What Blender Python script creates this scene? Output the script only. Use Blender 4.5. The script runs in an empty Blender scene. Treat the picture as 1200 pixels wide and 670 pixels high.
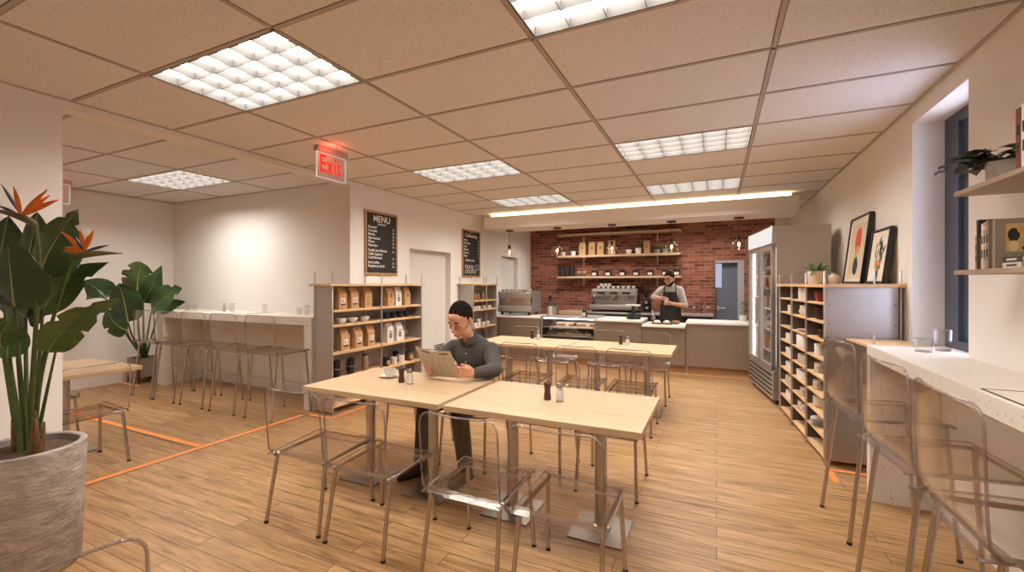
import bpy, bmesh, math, random
from mathutils import noise, Vector, Matrix, Euler, Quaternion
random.seed(7)
C = bpy.context.scene.collection
PI = math.pi
ORD = ['first', 'second', 'third', 'fourth', 'fifth', 'sixth', 'seventh', 'eighth', 'ninth', 'tenth']

# ------------------------------------------------------------------ survey
FPX, YAW, U0, V0, EYE = 514.2, .4363, 600.0, 332.3, 1.5     # focal length in px (1200 wide), heading, eye height
def at(u, v, z=None, X=None, Y=None):
    """a measured point of the room: bearing (u, v) met with a known height / wall"""
    xr = (u - U0) / FPX; zz = (V0 - v) / FPX
    c, s = math.cos(YAW), math.sin(YAW)
    d = Vector((xr * c - s, xr * s + c, zz))
    if z is not None: t = (z - EYE) / d.z
    elif X is not None: t = X / d.x
    else: t = Y / d.y
    return Vector((0, 0, EYE)) + d * t

# ------------------------------------------------------------------ materials
def nd(nt, t, **k):
    n = nt.nodes.new(t)
    for a, b in k.items():
        if a.startswith('i_'): n.inputs[a[2:].replace('_', ' ')].default_value = b
        else: setattr(n, a, b)
    return n
def newmat(name):
    m = bpy.data.materials.new(name); m.use_nodes = True
    nt = m.node_tree; nt.nodes.clear()
    out = nt.nodes.new('ShaderNodeOutputMaterial')
    return m, nt, out
def c4(c): return (c[0], c[1], c[2], 1)
def S(r, g, b):
    f = lambda v: (v / 255 / 12.92) if v / 255 <= .04045 else ((v / 255 + .055) / 1.055) ** 2.4
    return (f(r), f(g), f(b))
def pm(name, col, rough=.5, metal=0, var=0, scale=8, stretch=(1, 1, 1), bump=0, bscale=None, spec=.5, emit=None, es=0, coat=0):
    """principled surface with an optional noise variation of its colour and a fine bump"""
    m, nt, out = newmat(name)
    p = nd(nt, 'ShaderNodeBsdfPrincipled')
    p.inputs['Base Color'].default_value = c4(col); p.inputs['Roughness'].default_value = rough
    p.inputs['Metallic'].default_value = metal; p.inputs['Specular IOR Level'].default_value = spec
    p.inputs['Coat Weight'].default_value = coat
    if emit: p.inputs['Emission Color'].default_value = c4(emit); p.inputs['Emission Strength'].default_value = es
    nt.links.new(p.outputs[0], out.inputs[0])
    if var or bump:
        tc = nd(nt, 'ShaderNodeTexCoord'); mp = nd(nt, 'ShaderNodeMapping')
        mp.inputs['Scale'].default_value = stretch
        nt.links.new(tc.outputs['Object'], mp.inputs[0])
        if var:
            n = nd(nt, 'ShaderNodeTexNoise', i_Scale=scale, i_Detail=5.0, i_Roughness=.6)
            r = nd(nt, 'ShaderNodeValToRGB')
            r.color_ramp.elements[0].position = .3; r.color_ramp.elements[1].position = .7
            r.color_ramp.elements[0].color = c4([x * (1 - var) for x in col]); r.color_ramp.elements[1].color = c4([min(1, x * (1 + var)) for x in col])
            nt.links.new(mp.outputs[0], n.inputs['Vector']); nt.links.new(n.outputs[0], r.inputs[0]); nt.links.new(r.outputs[0], p.inputs['Base Color'])
        if bump:
            n2 = nd(nt, 'ShaderNodeTexNoise', i_Scale=bscale or scale, i_Detail=3.0)
            b = nd(nt, 'ShaderNodeBump', i_Strength=bump, i_Distance=.01)
            nt.links.new(mp.outputs[0], n2.inputs['Vector']); nt.links.new(n2.outputs[0], b.inputs['Height']); nt.links.new(b.outputs[0], p.inputs['Normal'])
    return m
def emit(name, col, s):
    m, nt, out = newmat(name)
    e = nd(nt, 'ShaderNodeEmission'); e.inputs[0].default_value = c4(col); e.inputs[1].default_value = s
    nt.links.new(e.outputs[0], out.inputs[0]); return m
def clear(name, tint, gloss=.9, rough=.03, ior=1.45, body=0, bodycol=(1, 1, 1)):
    """thin clear plastic / glass: tinted see-through, fresnel reflection, optional faint milky body"""
    m, nt, out = newmat(name)
    t = nd(nt, 'ShaderNodeBsdfTransparent'); t.inputs[0].default_value = c4(tint)
    g = nd(nt, 'ShaderNodeBsdfGlossy'); g.inputs['Roughness'].default_value = rough; g.inputs[0].default_value = (gloss, gloss, gloss, 1)
    lw = nd(nt, 'ShaderNodeLayerWeight'); lw.inputs[0].default_value = .5
    r0 = ((ior - 1) / (ior + 1)) ** 2
    pw = nd(nt, 'ShaderNodeMath', operation='POWER'); pw.inputs[1].default_value = 4.6
    f = nd(nt, 'ShaderNodeMath', operation='MULTIPLY_ADD'); f.inputs[1].default_value = 1 - r0; f.inputs[2].default_value = r0
    nt.links.new(lw.outputs['Facing'], pw.inputs[0]); nt.links.new(pw.outputs[0], f.inputs[0])
    mx = nd(nt, 'ShaderNodeMixShader')
    nt.links.new(f.outputs[0], mx.inputs[0])
    if body:
        d = nd(nt, 'ShaderNodeBsdfDiffuse'); d.inputs[0].default_value = c4(bodycol)
        mb = nd(nt, 'ShaderNodeMixShader'); mb.inputs[0].default_value = body
        nt.links.new(t.outputs[0], mb.inputs[1]); nt.links.new(d.outputs[0], mb.inputs[2]); nt.links.new(mb.outputs[0], mx.inputs[1])
    else: nt.links.new(t.outputs[0], mx.inputs[1])
    nt.links.new(g.outputs[0], mx.inputs[2]); nt.links.new(mx.outputs[0], out.inputs[0])
    return m
def wood(name, col, dark=.75, axis='x', scale=3.0, rough=.45):
    """pale timber with long grain along one axis"""
    m, nt, out = newmat(name)
    p = nd(nt, 'ShaderNodeBsdfPrincipled', i_Roughness=rough)
    tc = nd(nt, 'ShaderNodeTexCoord'); mp = nd(nt, 'ShaderNodeMapping')
    st = {'x': (.5, 9, 9), 'y': (9, .5, 9), 'z': (9, 9, .5)}[axis]
    mp.inputs['Scale'].default_value = st
    n = nd(nt, 'ShaderNodeTexNoise', i_Scale=scale, i_Detail=7.0, i_Roughness=.62, i_Distortion=.4)
    r = nd(nt, 'ShaderNodeValToRGB')
    r.color_ramp.elements[0].position = .3; r.color_ramp.elements[1].position = .62
    r.color_ramp.elements[0].color = c4([col[0] * dark, col[1] * dark * .96, col[2] * dark * .9]); r.color_ramp.elements[1].color = c4(col)
    nt.links.new(tc.outputs['Object'], mp.inputs[0]); nt.links.new(mp.outputs[0], n.inputs['Vector'])
    nt.links.new(n.outputs[0], r.inputs[0]); nt.links.new(r.outputs[0], p.inputs['Base Color']); nt.links.new(p.outputs[0], out.inputs[0])
    return m
def floor_mat():
    m, nt, out = newmat('oak plank floor')
    p = nd(nt, 'ShaderNodeBsdfPrincipled', i_Roughness=.42)
    p.inputs['Specular IOR Level'].default_value = .35
    tc = nd(nt, 'ShaderNodeTexCoord')
    br = nd(nt, 'ShaderNodeTexBrick', i_Scale=1.0)
    br.offset = .37; br.offset_frequency = 2; br.squash = 1.0
    br.inputs['Brick Width'].default_value = 1.35; br.inputs['Row Height'].default_value = .115
    br.inputs['Mortar Size'].default_value = .0022; br.inputs['Mortar Smooth'].default_value = .2; br.inputs['Bias'].default_value = 0
    br.inputs['Color1'].default_value = (0, 0, 0, 1); br.inputs['Color2'].default_value = (1, 1, 1, 1); br.inputs['Mortar'].default_value = (.5, .5, .5, 1)
    nt.links.new(tc.outputs['Object'], br.inputs['Vector'])
    # grain, shifted per plank
    mp = nd(nt, 'ShaderNodeMapping'); mp.inputs['Scale'].default_value = (.9, 11, 1)
    sep = nd(nt, 'ShaderNodeVectorMath', operation='MULTIPLY_ADD')
    sep.inputs[1].default_value = (7, 13, 0)
    nt.links.new(br.outputs['Color'], sep.inputs[0]); nt.links.new(tc.outputs['Object'], sep.inputs[2])
    nt.links.new(sep.outputs[0], mp.inputs[0])
    n = nd(nt, 'ShaderNodeTexNoise', i_Scale=2.6, i_Detail=8.0, i_Roughness=.62, i_Distortion=.9)
    nt.links.new(mp.outputs[0], n.inputs['Vector'])
    r = nd(nt, 'ShaderNodeValToRGB'); e = r.color_ramp.elements
    e[0].position = .27; e[0].color = c4(S(104, 72, 46)); e[1].position = .66; e[1].color = c4(S(196, 158, 114))
    k = e.new(.43); k.color = c4(S(166, 126, 84))
    nt.links.new(n.outputs[0], r.inputs[0])
    # per plank tone
    hs = nd(nt, 'ShaderNodeMix', data_type='RGBA', blend_type='MULTIPLY'); hs.inputs[0].default_value = 1
    r2 = nd(nt, 'ShaderNodeValToRGB'); r2.color_ramp.elements[0].color = (.82, .79, .75, 1); r2.color_ramp.elements[1].color = (1.0, 1.0, 1.0, 1)
    nt.links.new(br.outputs['Color'], r2.inputs[0])
    nt.links.new(r.outputs[0], hs.inputs[6]); nt.links.new(r2.outputs[0], hs.inputs[7])
    gap = nd(nt, 'ShaderNodeMix', data_type='RGBA'); gap.inputs[7].default_value = c4(S(78, 50, 32))
    nt.links.new(br.outputs['Fac'], gap.inputs[0]); nt.links.new(hs.outputs[2], gap.inputs[6])
    nt.links.new(gap.outputs[2], p.inputs['Base Color'])
    b = nd(nt, 'ShaderNodeBump', i_Strength=.25, i_Distance=.002); b.invert = True
    nt.links.new(br.outputs['Fac'], b.inputs['Height']); nt.links.new(b.outputs[0], p.inputs['Normal'])
    nt.links.new(p.outputs[0], out.inputs[0]); return m
def brick_mat():
    m, nt, out = newmat('red brickwork')
    p = nd(nt, 'ShaderNodeBsdfPrincipled', i_Roughness=.85)
    tc = nd(nt, 'ShaderNodeTexCoord'); sp = nd(nt, 'ShaderNodeSeparateXYZ'); cb = nd(nt, 'ShaderNodeCombineXYZ')
    nt.links.new(tc.outputs['Object'], sp.inputs[0])
    nt.links.new(sp.outputs['X'], cb.inputs['X']); nt.links.new(sp.outputs['Z'], cb.inputs['Y'])
    br = nd(nt, 'ShaderNodeTexBrick', i_Scale=1.0); br.offset = .5
    br.inputs['Brick Width'].default_value = .225; br.inputs['Row Height'].default_value = .069
    br.inputs['Mortar Size'].default_value = .007; br.inputs['Mortar Smooth'].default_value = .3; br.inputs['Bias'].default_value = 0
    br.inputs['Color1'].default_value = (0, 0, 0, 1); br.inputs['Color2'].default_value = (1, 1, 1, 1)
    nt.links.new(cb.outputs[0], br.inputs['Vector'])
    n = nd(nt, 'ShaderNodeTexNoise', i_Scale=9.0, i_Detail=6.0, i_Roughness=.7)
    nt.links.new(cb.outputs[0], n.inputs['Vector'])
    ad = nd(nt, 'ShaderNodeMix', data_type='RGBA'); ad.inputs[0].default_value = .38
    nt.links.new(br.outputs['Color'], ad.inputs[6]); nt.links.new(n.outputs[0], ad.inputs[7])
    r = nd(nt, 'ShaderNodeValToRGB'); e = r.color_ramp.elements
    e[0].position = .12; e[0].color = c4(S(66, 38, 32)); e[1].position = .85; e[1].color = c4(S(172, 104, 78))
    k = e.new(.4); k.color = c4(S(128, 70, 53))
    nt.links.new(ad.outputs[2], r.inputs[0])
    gap = nd(nt, 'ShaderNodeMix', data_type='RGBA'); gap.inputs[7].default_value = c4(S(156, 122, 104))
    nt.links.new(br.outputs['Fac'], gap.inputs[0]); nt.links.new(r.outputs[0], gap.inputs[6]); nt.links.new(gap.outputs[2], p.inputs['Base Color'])
    b = nd(nt, 'ShaderNodeBump', i_Strength=.8, i_Distance=.008); b.invert = True
    nt.links.new(br.outputs['Fac'], b.inputs['Height']); nt.links.new(b.outputs[0], p.inputs['Normal'])
    nt.links.new(p.outputs[0], out.inputs[0]); return m
def speck(name, col, dark, scale=160, thr=.36, rough=.9, bump=.15):
    """a flat colour with small darker flecks (acoustic tile, terrazzo, plaster)"""
    m, nt, out = newmat(name)
    p = nd(nt, 'ShaderNodeBsdfPrincipled', i_Roughness=rough)
    tc = nd(nt, 'ShaderNodeTexCoord')
    n = nd(nt, 'ShaderNodeTexNoise', i_Scale=scale, i_Detail=2.0)
    r = nd(nt, 'ShaderNodeValToRGB'); r.color_ramp.elements[0].position = thr - .05; r.color_ramp.elements[1].position = thr
    r.color_ramp.elements[0].color = c4(dark); r.color_ramp.elements[1].color = c4(col)
    nt.links.new(tc.outputs['Object'], n.inputs['Vector']); nt.links.new(n.outputs[0], r.inputs[0]); nt.links.new(r.outputs[0], p.inputs['Base Color'])
    if bump:
        b = nd(nt, 'ShaderNodeBump', i_Strength=bump, i_Distance=.003)
        nt.links.new(n.outputs[0], b.inputs['Height']); nt.links.new(b.outputs[0], p.inputs['Normal'])
    nt.links.new(p.outputs[0], out.inputs[0]); return m
def check_mat(name, col, line, step=.014):
    """woven cloth with a fine grid check"""
    m, nt, out = newmat(name)
    p = nd(nt, 'ShaderNodeBsdfPrincipled', i_Roughness=.9)
    tc = nd(nt, 'ShaderNodeTexCoord'); vm = nd(nt, 'ShaderNodeVectorMath', operation='SCALE'); vm.inputs['Scale'].default_value = 1 / step
    fr = nd(nt, 'ShaderNodeVectorMath', operation='FRACTION'); sp = nd(nt, 'ShaderNodeSeparateXYZ')
    nt.links.new(tc.outputs['Object'], vm.inputs[0]); nt.links.new(vm.outputs[0], fr.inputs[0]); nt.links.new(fr.outputs[0], sp.inputs[0])
    a = nd(nt, 'ShaderNodeMath', operation='LESS_THAN'); a.inputs[1].default_value = .2
    b = nd(nt, 'ShaderNodeMath', operation='LESS_THAN'); b.inputs[1].default_value = .2
    mx = nd(nt, 'ShaderNodeMath', operation='MAXIMUM')
    nt.links.new(sp.outputs['X'], a.inputs[0]); nt.links.new(sp.outputs['Z'], b.inputs[0])
    nt.links.new(a.outputs[0], mx.inputs[0]); nt.links.new(b.outputs[0], mx.inputs[1])
    c = nd(nt, 'ShaderNodeMix', data_type='RGBA'); c.inputs[6].default_value = c4(col); c.inputs[7].default_value = c4(line)
    nt.links.new(mx.outputs[0], c.inputs[0]); nt.links.new(c.outputs[2], p.inputs['Base Color']); nt.links.new(p.outputs[0], out.inputs[0]); return m

M = {}
M['floor'] = floor_mat(); M['brick'] = brick_mat()
M['wall'] = pm('warm white plaster', S(240, 234, 228), .85, var=.015, scale=1.5, bump=.04, bscale=90)
M['tile'] = speck('acoustic tile', S(234, 230, 228), S(180, 172, 167), 120, .37)
M['grid'] = pm('ceiling grid bar', S(186, 172, 160), .6)
M['gridgap'] = pm('ceiling joint', S(104, 90, 80), .8)
M['steel'] = pm('brushed steel', S(198, 192, 187), .36, .8, var=.06, scale=3, stretch=(1, 1, 60))
M['steelh'] = pm('brushed steel sheet', S(190, 183, 178), .42, .72, var=.05, scale=3, stretch=(1, 1, 40))
M['plate'] = pm('satin steel plate', S(158, 150, 144), .38, .95)
M['counter_steel'] = pm('satin steel front', S(164, 150, 138), .40, .85, var=.03, scale=4)
M['chrome'] = pm('chromed tube', S(190, 182, 176), .2, 1)
M['darkmetal'] = pm('dark metal', S(70, 66, 64), .45, .8)
M['black'] = pm('black plastic', S(28, 26, 26), .45)
M['matblack'] = pm('matt black', S(22, 20, 20), .8)
M['oak'] = wood('pale oak top', S(204, 175, 140), .86, 'x', 3.2, .4)
M['oaky'] = wood('pale oak board', S(222, 184, 138), .86, 'y', 3.2, .5)
M['greyoak'] = wood('grey oak board', S(176, 152, 130), .85, 'y', 3.2, .55)
M['oakedge'] = wood('oak edge', S(176, 134, 96), .8, 'x', 4, .5)
M['stone'] = speck('pale terrazzo', S(230, 221, 210), S(198, 184, 172), 60, .36, .45, 0)
M['white'] = pm('white ceramic', S(235, 230, 224), .25)
M['whitetop'] = pm('white worktop', S(238, 234, 228), .3)
M['shell'] = clear('clear polycarbonate', (.968, .95, .932), .9, .05, 1.38, .004, (.8, .7, .65))
M['shelledge'] = clear('polycarbonate edge', (.78, .72, .69), .9, .08, 1.6, .25, (.60, .53, .49))
M['glass'] = clear('clear glass', (.96, .96, .955), .95, .02, 1.4)
M['acrylic'] = clear('clear acrylic', (.93, .88, .85), .9, .05, 1.3, .12, (.8, .66, .6))
M['kraft'] = pm('kraft paper', S(196, 152, 104), .8, var=.08, scale=18)
M['paper'] = pm('paper', S(226, 216, 202), .8)
M['whitebag'] = pm('white paper bag', S(226, 218, 210), .7)
M['ink'] = pm('printed ink', S(48, 42, 38), .7)
M['chalk'] = pm('chalk', S(226, 220, 212), .9)
M['board'] = pm('chalkboard', S(44, 38, 35), .75, var=.12, scale=6)
M['led'] = emit('warm led strip', (1, .27, .065), 1.35)
M['cove'] = emit('cove light strip', (1, .74, .42), 7.0)
M['panel'] = emit('light panel', (1, .965, .905), 36)
M['louver'] = pm('grey louver', S(74, 70, 67), .7, spec=.1)
M['leaf'] = pm('green leaf', S(52, 78, 44), .42, var=.35, scale=5)
M['leafback'] = pm('olive leaf', S(84, 104, 56), .45, var=.25, scale=5)
M['rib'] = pm('leaf rib', S(150, 158, 92), .5)
M['stalk'] = pm('green stalk', S(74, 92, 48), .5, var=.3, scale=9)
M['soil'] = pm('potting soil', S(88, 66, 52), 1, var=.5, scale=60, bump=1, bscale=70)
M['concrete'] = pm('rough concrete', S(172, 160, 150), .9, var=.3, scale=9, stretch=(1, 1, 2.2), bump=.9, bscale=26)
M['potgrey'] = pm('grey fibre pot', S(150, 132, 118), .85, var=.1, scale=30)
M['slate'] = pm('slate window frame', S(70, 76, 90), .4)
M['doorblue'] = pm('blue grey door', S(104, 108, 122), .5)
M['doorwhite'] = pm('white door', S(228, 222, 214), .5)
M['skin'] = pm('skin', S(205, 150, 118), .5, var=.06, scale=12)
M['hair'] = pm('dark hair', S(40, 28, 23), .95, var=.35, scale=90, spec=.08)
M['wine'] = pm('red glaze', S(120, 30, 22), .3)
M['brown'] = pm('dark walnut', S(74, 44, 30), .4, var=.2, scale=20)
M['salt'] = pm('salt', S(240, 234, 228), .8)

# ------------------------------------------------------------------ mesh helpers
def B(): return bmesh.new()
def _new(bm, f):
    n = len(bm.verts); f(); bm.verts.ensure_lookup_table(); return bm.verts[n:]
def box(bm, x0, x1, y0, y1, z0, z1, bev=0, seg=2, mx=None):
    t = bmesh.new(); bmesh.ops.create_cube(t, size=1)
    for v in t.verts: v.co = Vector(((x0 + x1) / 2 + v.co.x * (x1 - x0), (y0 + y1) / 2 + v.co.y * (y1 - y0), (z0 + z1) / 2 + v.co.z * (z1 - z0)))
    if bev: bmesh.ops.bevel(t, geom=list(t.edges), offset=bev, segments=seg, affect='EDGES', profile=.5)
    merge(bm, t, mx)
def merge(bm, t, mx=None):
    mp = {}
    for v in t.verts: mp[v] = bm.verts.new(mx @ v.co if mx else v.co)
    for f in t.faces:
        try:
            g = bm.faces.new([mp[v] for v in f.verts]); g.material_index = f.material_index
        except ValueError: pass
    t.free()
def ring(bm, c, a, b, r, n): return [bm.verts.new(c + a * (r * math.cos(2 * PI * i / n)) + b * (r * math.sin(2 * PI * i / n))) for i in range(n)]
def bridge(bm, A, Bv, flip=False):
    n = len(A)
    for i in range(n):
        q = [A[i], A[(i + 1) % n], Bv[(i + 1) % n], Bv[i]]
        bm.faces.new(q[::-1] if flip else q)
def cyl(bm, p0, p1, r, r2=None, n=14, cap=True):
    p0, p1 = Vector(p0), Vector(p1); r2 = r if r2 is None else r2
    d = (p1 - p0).normalized(); a = d.orthogonal().normalized(); b = d.cross(a)
    A, Bv = ring(bm, p0, a, b, r, n), ring(bm, p1, a, b, r2, n)
    bridge(bm, A, Bv)
    if cap: bm.faces.new(A[::-1]); bm.faces.new(Bv)
def tube(bm, pts, r, n=8, closed=False, cap=True):
    pts = [Vector(p) for p in pts]; N = len(pts); rs = r if isinstance(r, (list, tuple)) else [r] * N
    def tan(i):
        a = pts[(i - 1) % N] if (closed or i > 0) else pts[i]; b = pts[(i + 1) % N] if (closed or i < N - 1) else pts[i]
        return (b - a).normalized()
    t0 = tan(0); u = t0.orthogonal().normalized(); R = []
    for i in range(N):
        t = tan(i); u = (u - t * u.dot(t)).normalized(); R.append(ring(bm, pts[i], u, t.cross(u), rs[i], n))
    for i in range(N - 1): bridge(bm, R[i], R[i + 1])
    if closed:
        # align the last ring with the first to avoid a twist
        k = min(range(n), key=lambda q: (R[0][q].co - R[-1][0].co).length)
        bridge(bm, R[-1], R[0][k:] + R[0][:k])
    elif cap: bm.faces.new(R[0][::-1]); bm.faces.new(R[-1])
def lathe(bm, prof, n=24, c=(0, 0, 0), closed=False):
    c = Vector(c); R = []
    for r, z in prof:
        if r < 1e-5: R.append([bm.verts.new(c + Vector((0, 0, z)))])
        else: R.append([bm.verts.new(c + Vector((r * math.cos(2 * PI * i / n), r * math.sin(2 * PI * i / n), z))) for i in range(n)])
    for k in range(len(R) - (0 if closed else 1)):
        A, D = R[k], R[(k + 1) % len(R)]
        if len(A) == 1 and len(D) == 1: continue
        for i in range(n):
            j = (i + 1) % n
            if len(A) == 1: bm.faces.new([A[0], D[j], D[i]])
            elif len(D) == 1: bm.faces.new([A[i], A[j], D[0]])
            else: bm.faces.new([A[i], A[j], D[j], D[i]])
def ell(bm, c, r, rot=None, seg=16, rings=10):
    t = bmesh.new(); bmesh.ops.create_uvsphere(t, u_segments=seg, v_segments=rings, radius=1)
    mx = Matrix.Translation(Vector(c)) @ (rot.to_matrix().to_4x4() if rot else Matrix()) @ Matrix.Diagonal((*((r, r, r) if isinstance(r, (int, float)) else r), 1))
    merge(bm, t, mx)
def prism(bm, poly, p0, ux, uy, un, th):
    """extrude a 2-D outline: point = p0 + x*ux + y*uy, thickness th along un"""
    p0, ux, uy, un = Vector(p0), Vector(ux), Vector(uy), Vector(un)
    A = [bm.verts.new(p0 + ux * x + uy * y) for x, y in poly]; D = [bm.verts.new(p0 + ux * x + uy * y + un * th) for x, y in poly]
    bm.faces.new(A[::-1]); bm.faces.new(D); bridge(bm, A, D)
def sheet(bm, rows):
    """grid of points -> quads"""
    V = [[bm.verts.new(p) for p in r] for r in rows]
    for i in range(len(V) - 1):
        for j in range(len(V[0]) - 1): bm.faces.new([V[i][j], V[i][j + 1], V[i + 1][j + 1], V[i + 1][j]])
    return V
def thicken(bm, th):
    """give an open sheet real thickness"""
    bm.normal_update()
    fs = list(bm.faces); vs = list(bm.verts); nn = {v: v.normal.copy() for v in vs}
    mp = {v: bm.verts.new(v.co - nn[v] * th) for v in vs}
    be = [e for e in bm.edges if len(e.link_faces) == 1]
    loops = [(l.vert, l.link_loop_next.vert) for e in be for l in e.link_faces[0].loops if l.edge == e]
    for f in fs:
        g = bm.faces.new([mp[v] for v in reversed(f.verts)]); g.material_index = f.material_index
    for a, b in loops: bm.faces.new([b, a, mp[a], mp[b]])
def obj(name, bm, m, parent=None, angle=38, mx=None):
    bmesh.ops.recalc_face_normals(bm, faces=list(bm.faces))
    if mx: bmesh.ops.transform(bm, matrix=mx, verts=list(bm.verts))
    ca = math.radians(angle)
    for f in bm.faces: f.smooth = True
    for e in bm.edges:
        if len(e.link_faces) == 2 and e.calc_face_angle(0) > ca: e.smooth = False
    me = bpy.data.meshes.new(name); bm.to_mesh(me); bm.free()
    for q in (m if isinstance(m, (list, tuple)) else [m]): me.materials.append(M[q] if isinstance(q, str) else q)
    o = bpy.data.objects.new(name, me); C.objects.link(o)
    if parent: o.parent = parent
    return o
def tag(o, label, cat, group=None):
    o['label'] = label; o['category'] = cat
    if group: o['group'] = group
    return o
def thing(name, label, cat, loc=(0, 0, 0), rotz=0, group=None):
    o = bpy.data.objects.new(name, None); C.objects.link(o); o.empty_display_size = .1
    o.location = loc; o.rotation_euler = (0, 0, rotz)
    return tag(o, label, cat, group)
def struct(name, bm, m, parent=None, angle=30):
    o = obj(name, bm, m, parent, angle)
    if parent is None: o['kind'] = 'structure'
    return o
KIDS = {}
def kids(r): return [o for o in C.objects if o.parent == r]
def dup(root, loc, rotz=0, label=None, group=None, scale=None):
    if root.name not in KIDS:
        KIDS[root.name] = [(c, kids(c)) for c in kids(root)]
    r = root.copy(); C.objects.link(r); r.location = loc; r.rotation_euler = (0, 0, rotz)
    if scale: r.scale = scale
    if label: r['label'] = label
    if group: r['group'] = group
    for ch, gs in KIDS[root.name]:
        c = ch.copy(); C.objects.link(c); c.parent = r
        for g in gs:
            d = g.copy(); C.objects.link(d); d.parent = c
    return r
class Placer:
    """first call moves the prototype, later calls copy it"""
    def __init__(s, proto, group=None): s.p, s.n, s.g = proto, 0, group
    def __call__(s, loc, rotz=0, label=None, group=None, scale=None):
        g = group or s.g; s.n += 1
        if s.n == 1:
            s.kk = kids(s.p); KIDS[s.p.name] = [(c, kids(c)) for c in s.kk]
            s.p.location = loc; s.p.rotation_euler = (0, 0, rotz)
            if scale: s.p.scale = scale
            if label: s.p['label'] = label
            if g: s.p['group'] = g
            return s.p
        r = dup(s.p, loc, rotz, label, g, scale)
        if not scale: r.scale = (1, 1, 1)
        return r
def text(name, body, size, m, parent, loc, rot, align='LEFT', depth=.0008, sx=1.0):
    cu = bpy.data.curves.new(name, 'FONT'); cu.body = body; cu.size = size; cu.align_x = align; cu.extrude = depth; cu.offset = size * (.016 if m == 'chalk' else 0)
    t = bpy.data.objects.new(name, cu); C.objects.link(t)
    bpy.context.view_layer.update()
    me = bpy.data.meshes.new_from_object(t.evaluated_get(bpy.context.evaluated_depsgraph_get()))
    bpy.data.objects.remove(t); bpy.data.curves.remove(cu)
    o = bpy.data.objects.new(name, me); C.objects.link(o); me.materials.clear(); me.materials.append(M[m] if isinstance(m, str) else m)
    o.location = loc; o.rotation_euler = rot; o.scale = (sx, 1, 1)
    if parent: o.parent = parent
    return o
# ================================================================== THE ROOM
HC = 2.835; XL, XR, YB = -4.28, 1.335, 10.3
YF = -3.0
bm = B(); box(bm, -8.5, 1.75, YF - .2, 10.8, -.12, 0); struct('floor', bm, 'floor')
GX0, GY0, TX, TY = -3.306, 1.552, 1.2, .664
AY0 = 3.665 - TY * 8
LIT = [(0, 0), (2, 0), (0, 4), (2, 4), (0, 7), (2, 7), (1, -6), (0, 11), (2, 11)]          # grid cells that hold a light
HOLES = [(GX0 + TX * i, GX0 + TX * (i + 1), GY0 + TY * j, GY0 + TY * (j + 1)) for i, j in LIT]
AHOLES = [(GX0 - TX * 3, GX0 - TX * 2, AY0 + TY * j, AY0 + TY * (j + 1)) for j in (7, 2)]
bm = B()
def slab(x0, x1, holes):
    e = .012
    ys = sorted({YF - .2, 10.8} | {h[2] + e for h in holes} | {h[3] - e for h in holes})
    for a, b in zip(ys, ys[1:]):
        xs = [x0]
        for h in sorted(holes):
            if h[2] < (a + b) / 2 < h[3]: xs += [h[0] + e, h[1] - e]
        xs.append(x1)
        for k in range(0, len(xs), 2): box(bm, xs[k], xs[k + 1], a, b, HC, HC + .07)
slab(XL - .07, 1.75, HOLES); slab(-8.5, XL - .07, AHOLES)
box(bm, -8.5, 1.75, YF - .2, 10.8, HC + .07, HC + .16)
struct('ceiling', bm, 'tile')
# right wall with the window opening
WY0, WY1, WZ0, WZ1 = 3.453, 4.268, 1.04, 2.70
bm = B()
box(bm, XR, 1.75, YF - .2, WY0, 0, HC); box(bm, XR, 1.75, WY1, 10.8, 0, HC)
box(bm, XR, 1.75, WY0, WY1, 0, WZ0); box(bm, XR, 1.75, WY0, WY1, WZ1, HC)
struct('wall_right', bm, 'wall')
w = B()
box(w, 1.52, 1.60, WY1 - .20, WY1 - .002, WZ0, WZ1 - .002); box(w, 1.545, 1.60, WY1 - .27, WY1 - .2, WZ0, WZ1 - .06)
box(w, 1.52, 1.60, WY0 + .002, WY0 + .07, WZ0, WZ1); box(w, 1.52, 1.60, WY0, WY1 - .2, WZ1 - .075, WZ1 - .002); box(w, 1.52, 1.60, WY0, WY1 - .2, WZ0, WZ0 + .06)
wo = struct('window_1', w, 'slate')
bm = B(); box(bm, 1.57, 1.576, WY0 + .06, WY1 - .2, WZ0 + .05, WZ1 - .06); obj('pane', bm, 'glass', wo)
# left wall: near pier, header over the opening, menu wall with two door recesses
D1 = (5.45, 6.60, 2.045); D2 = (8.62, 9.5, 2.11)
bm = B()
box(bm, XL - .15, XL, YF - .2, 1.5, 0, HC); box(bm, XL - .15, XL, 1.5, 4.24, 2.775, HC)
struct('wall_left', bm, 'wall')
bm = B()
ys = [4.24, D1[0], D1[1], D2[0], D2[1], 10.8]
for a, b in ((0, 1), (2, 3), (4, 5)): box(bm, XL - .3, XL, ys[a], ys[b], 0, HC)
for d in (D1, D2): box(bm, XL - .3, XL, d[0], d[1], d[2], HC)
struct('wall_menu', bm, 'wall')
for i, d in enumerate((D1, D2)):
    bm = B(); box(bm, XL - .16, XL - .11, d[0], d[1], 0, d[2]); o = struct('door_%d' % (i + 1), bm, 'doorwhite')
    if i == 0:
        bm = B()
        p0 = at(509, 404, X=XL - .11); p1 = at(520.5, 413, X=XL - .11)
        for k in range(5):
            z = p1.z + .01 + k * (p0.z - p1.z) / 5
            box(bm, XL - .112, XL - .104, p0.y, p1.y, z, z + .018)
        obj('vent_louver', bm, 'darkmetal', o)
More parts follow.
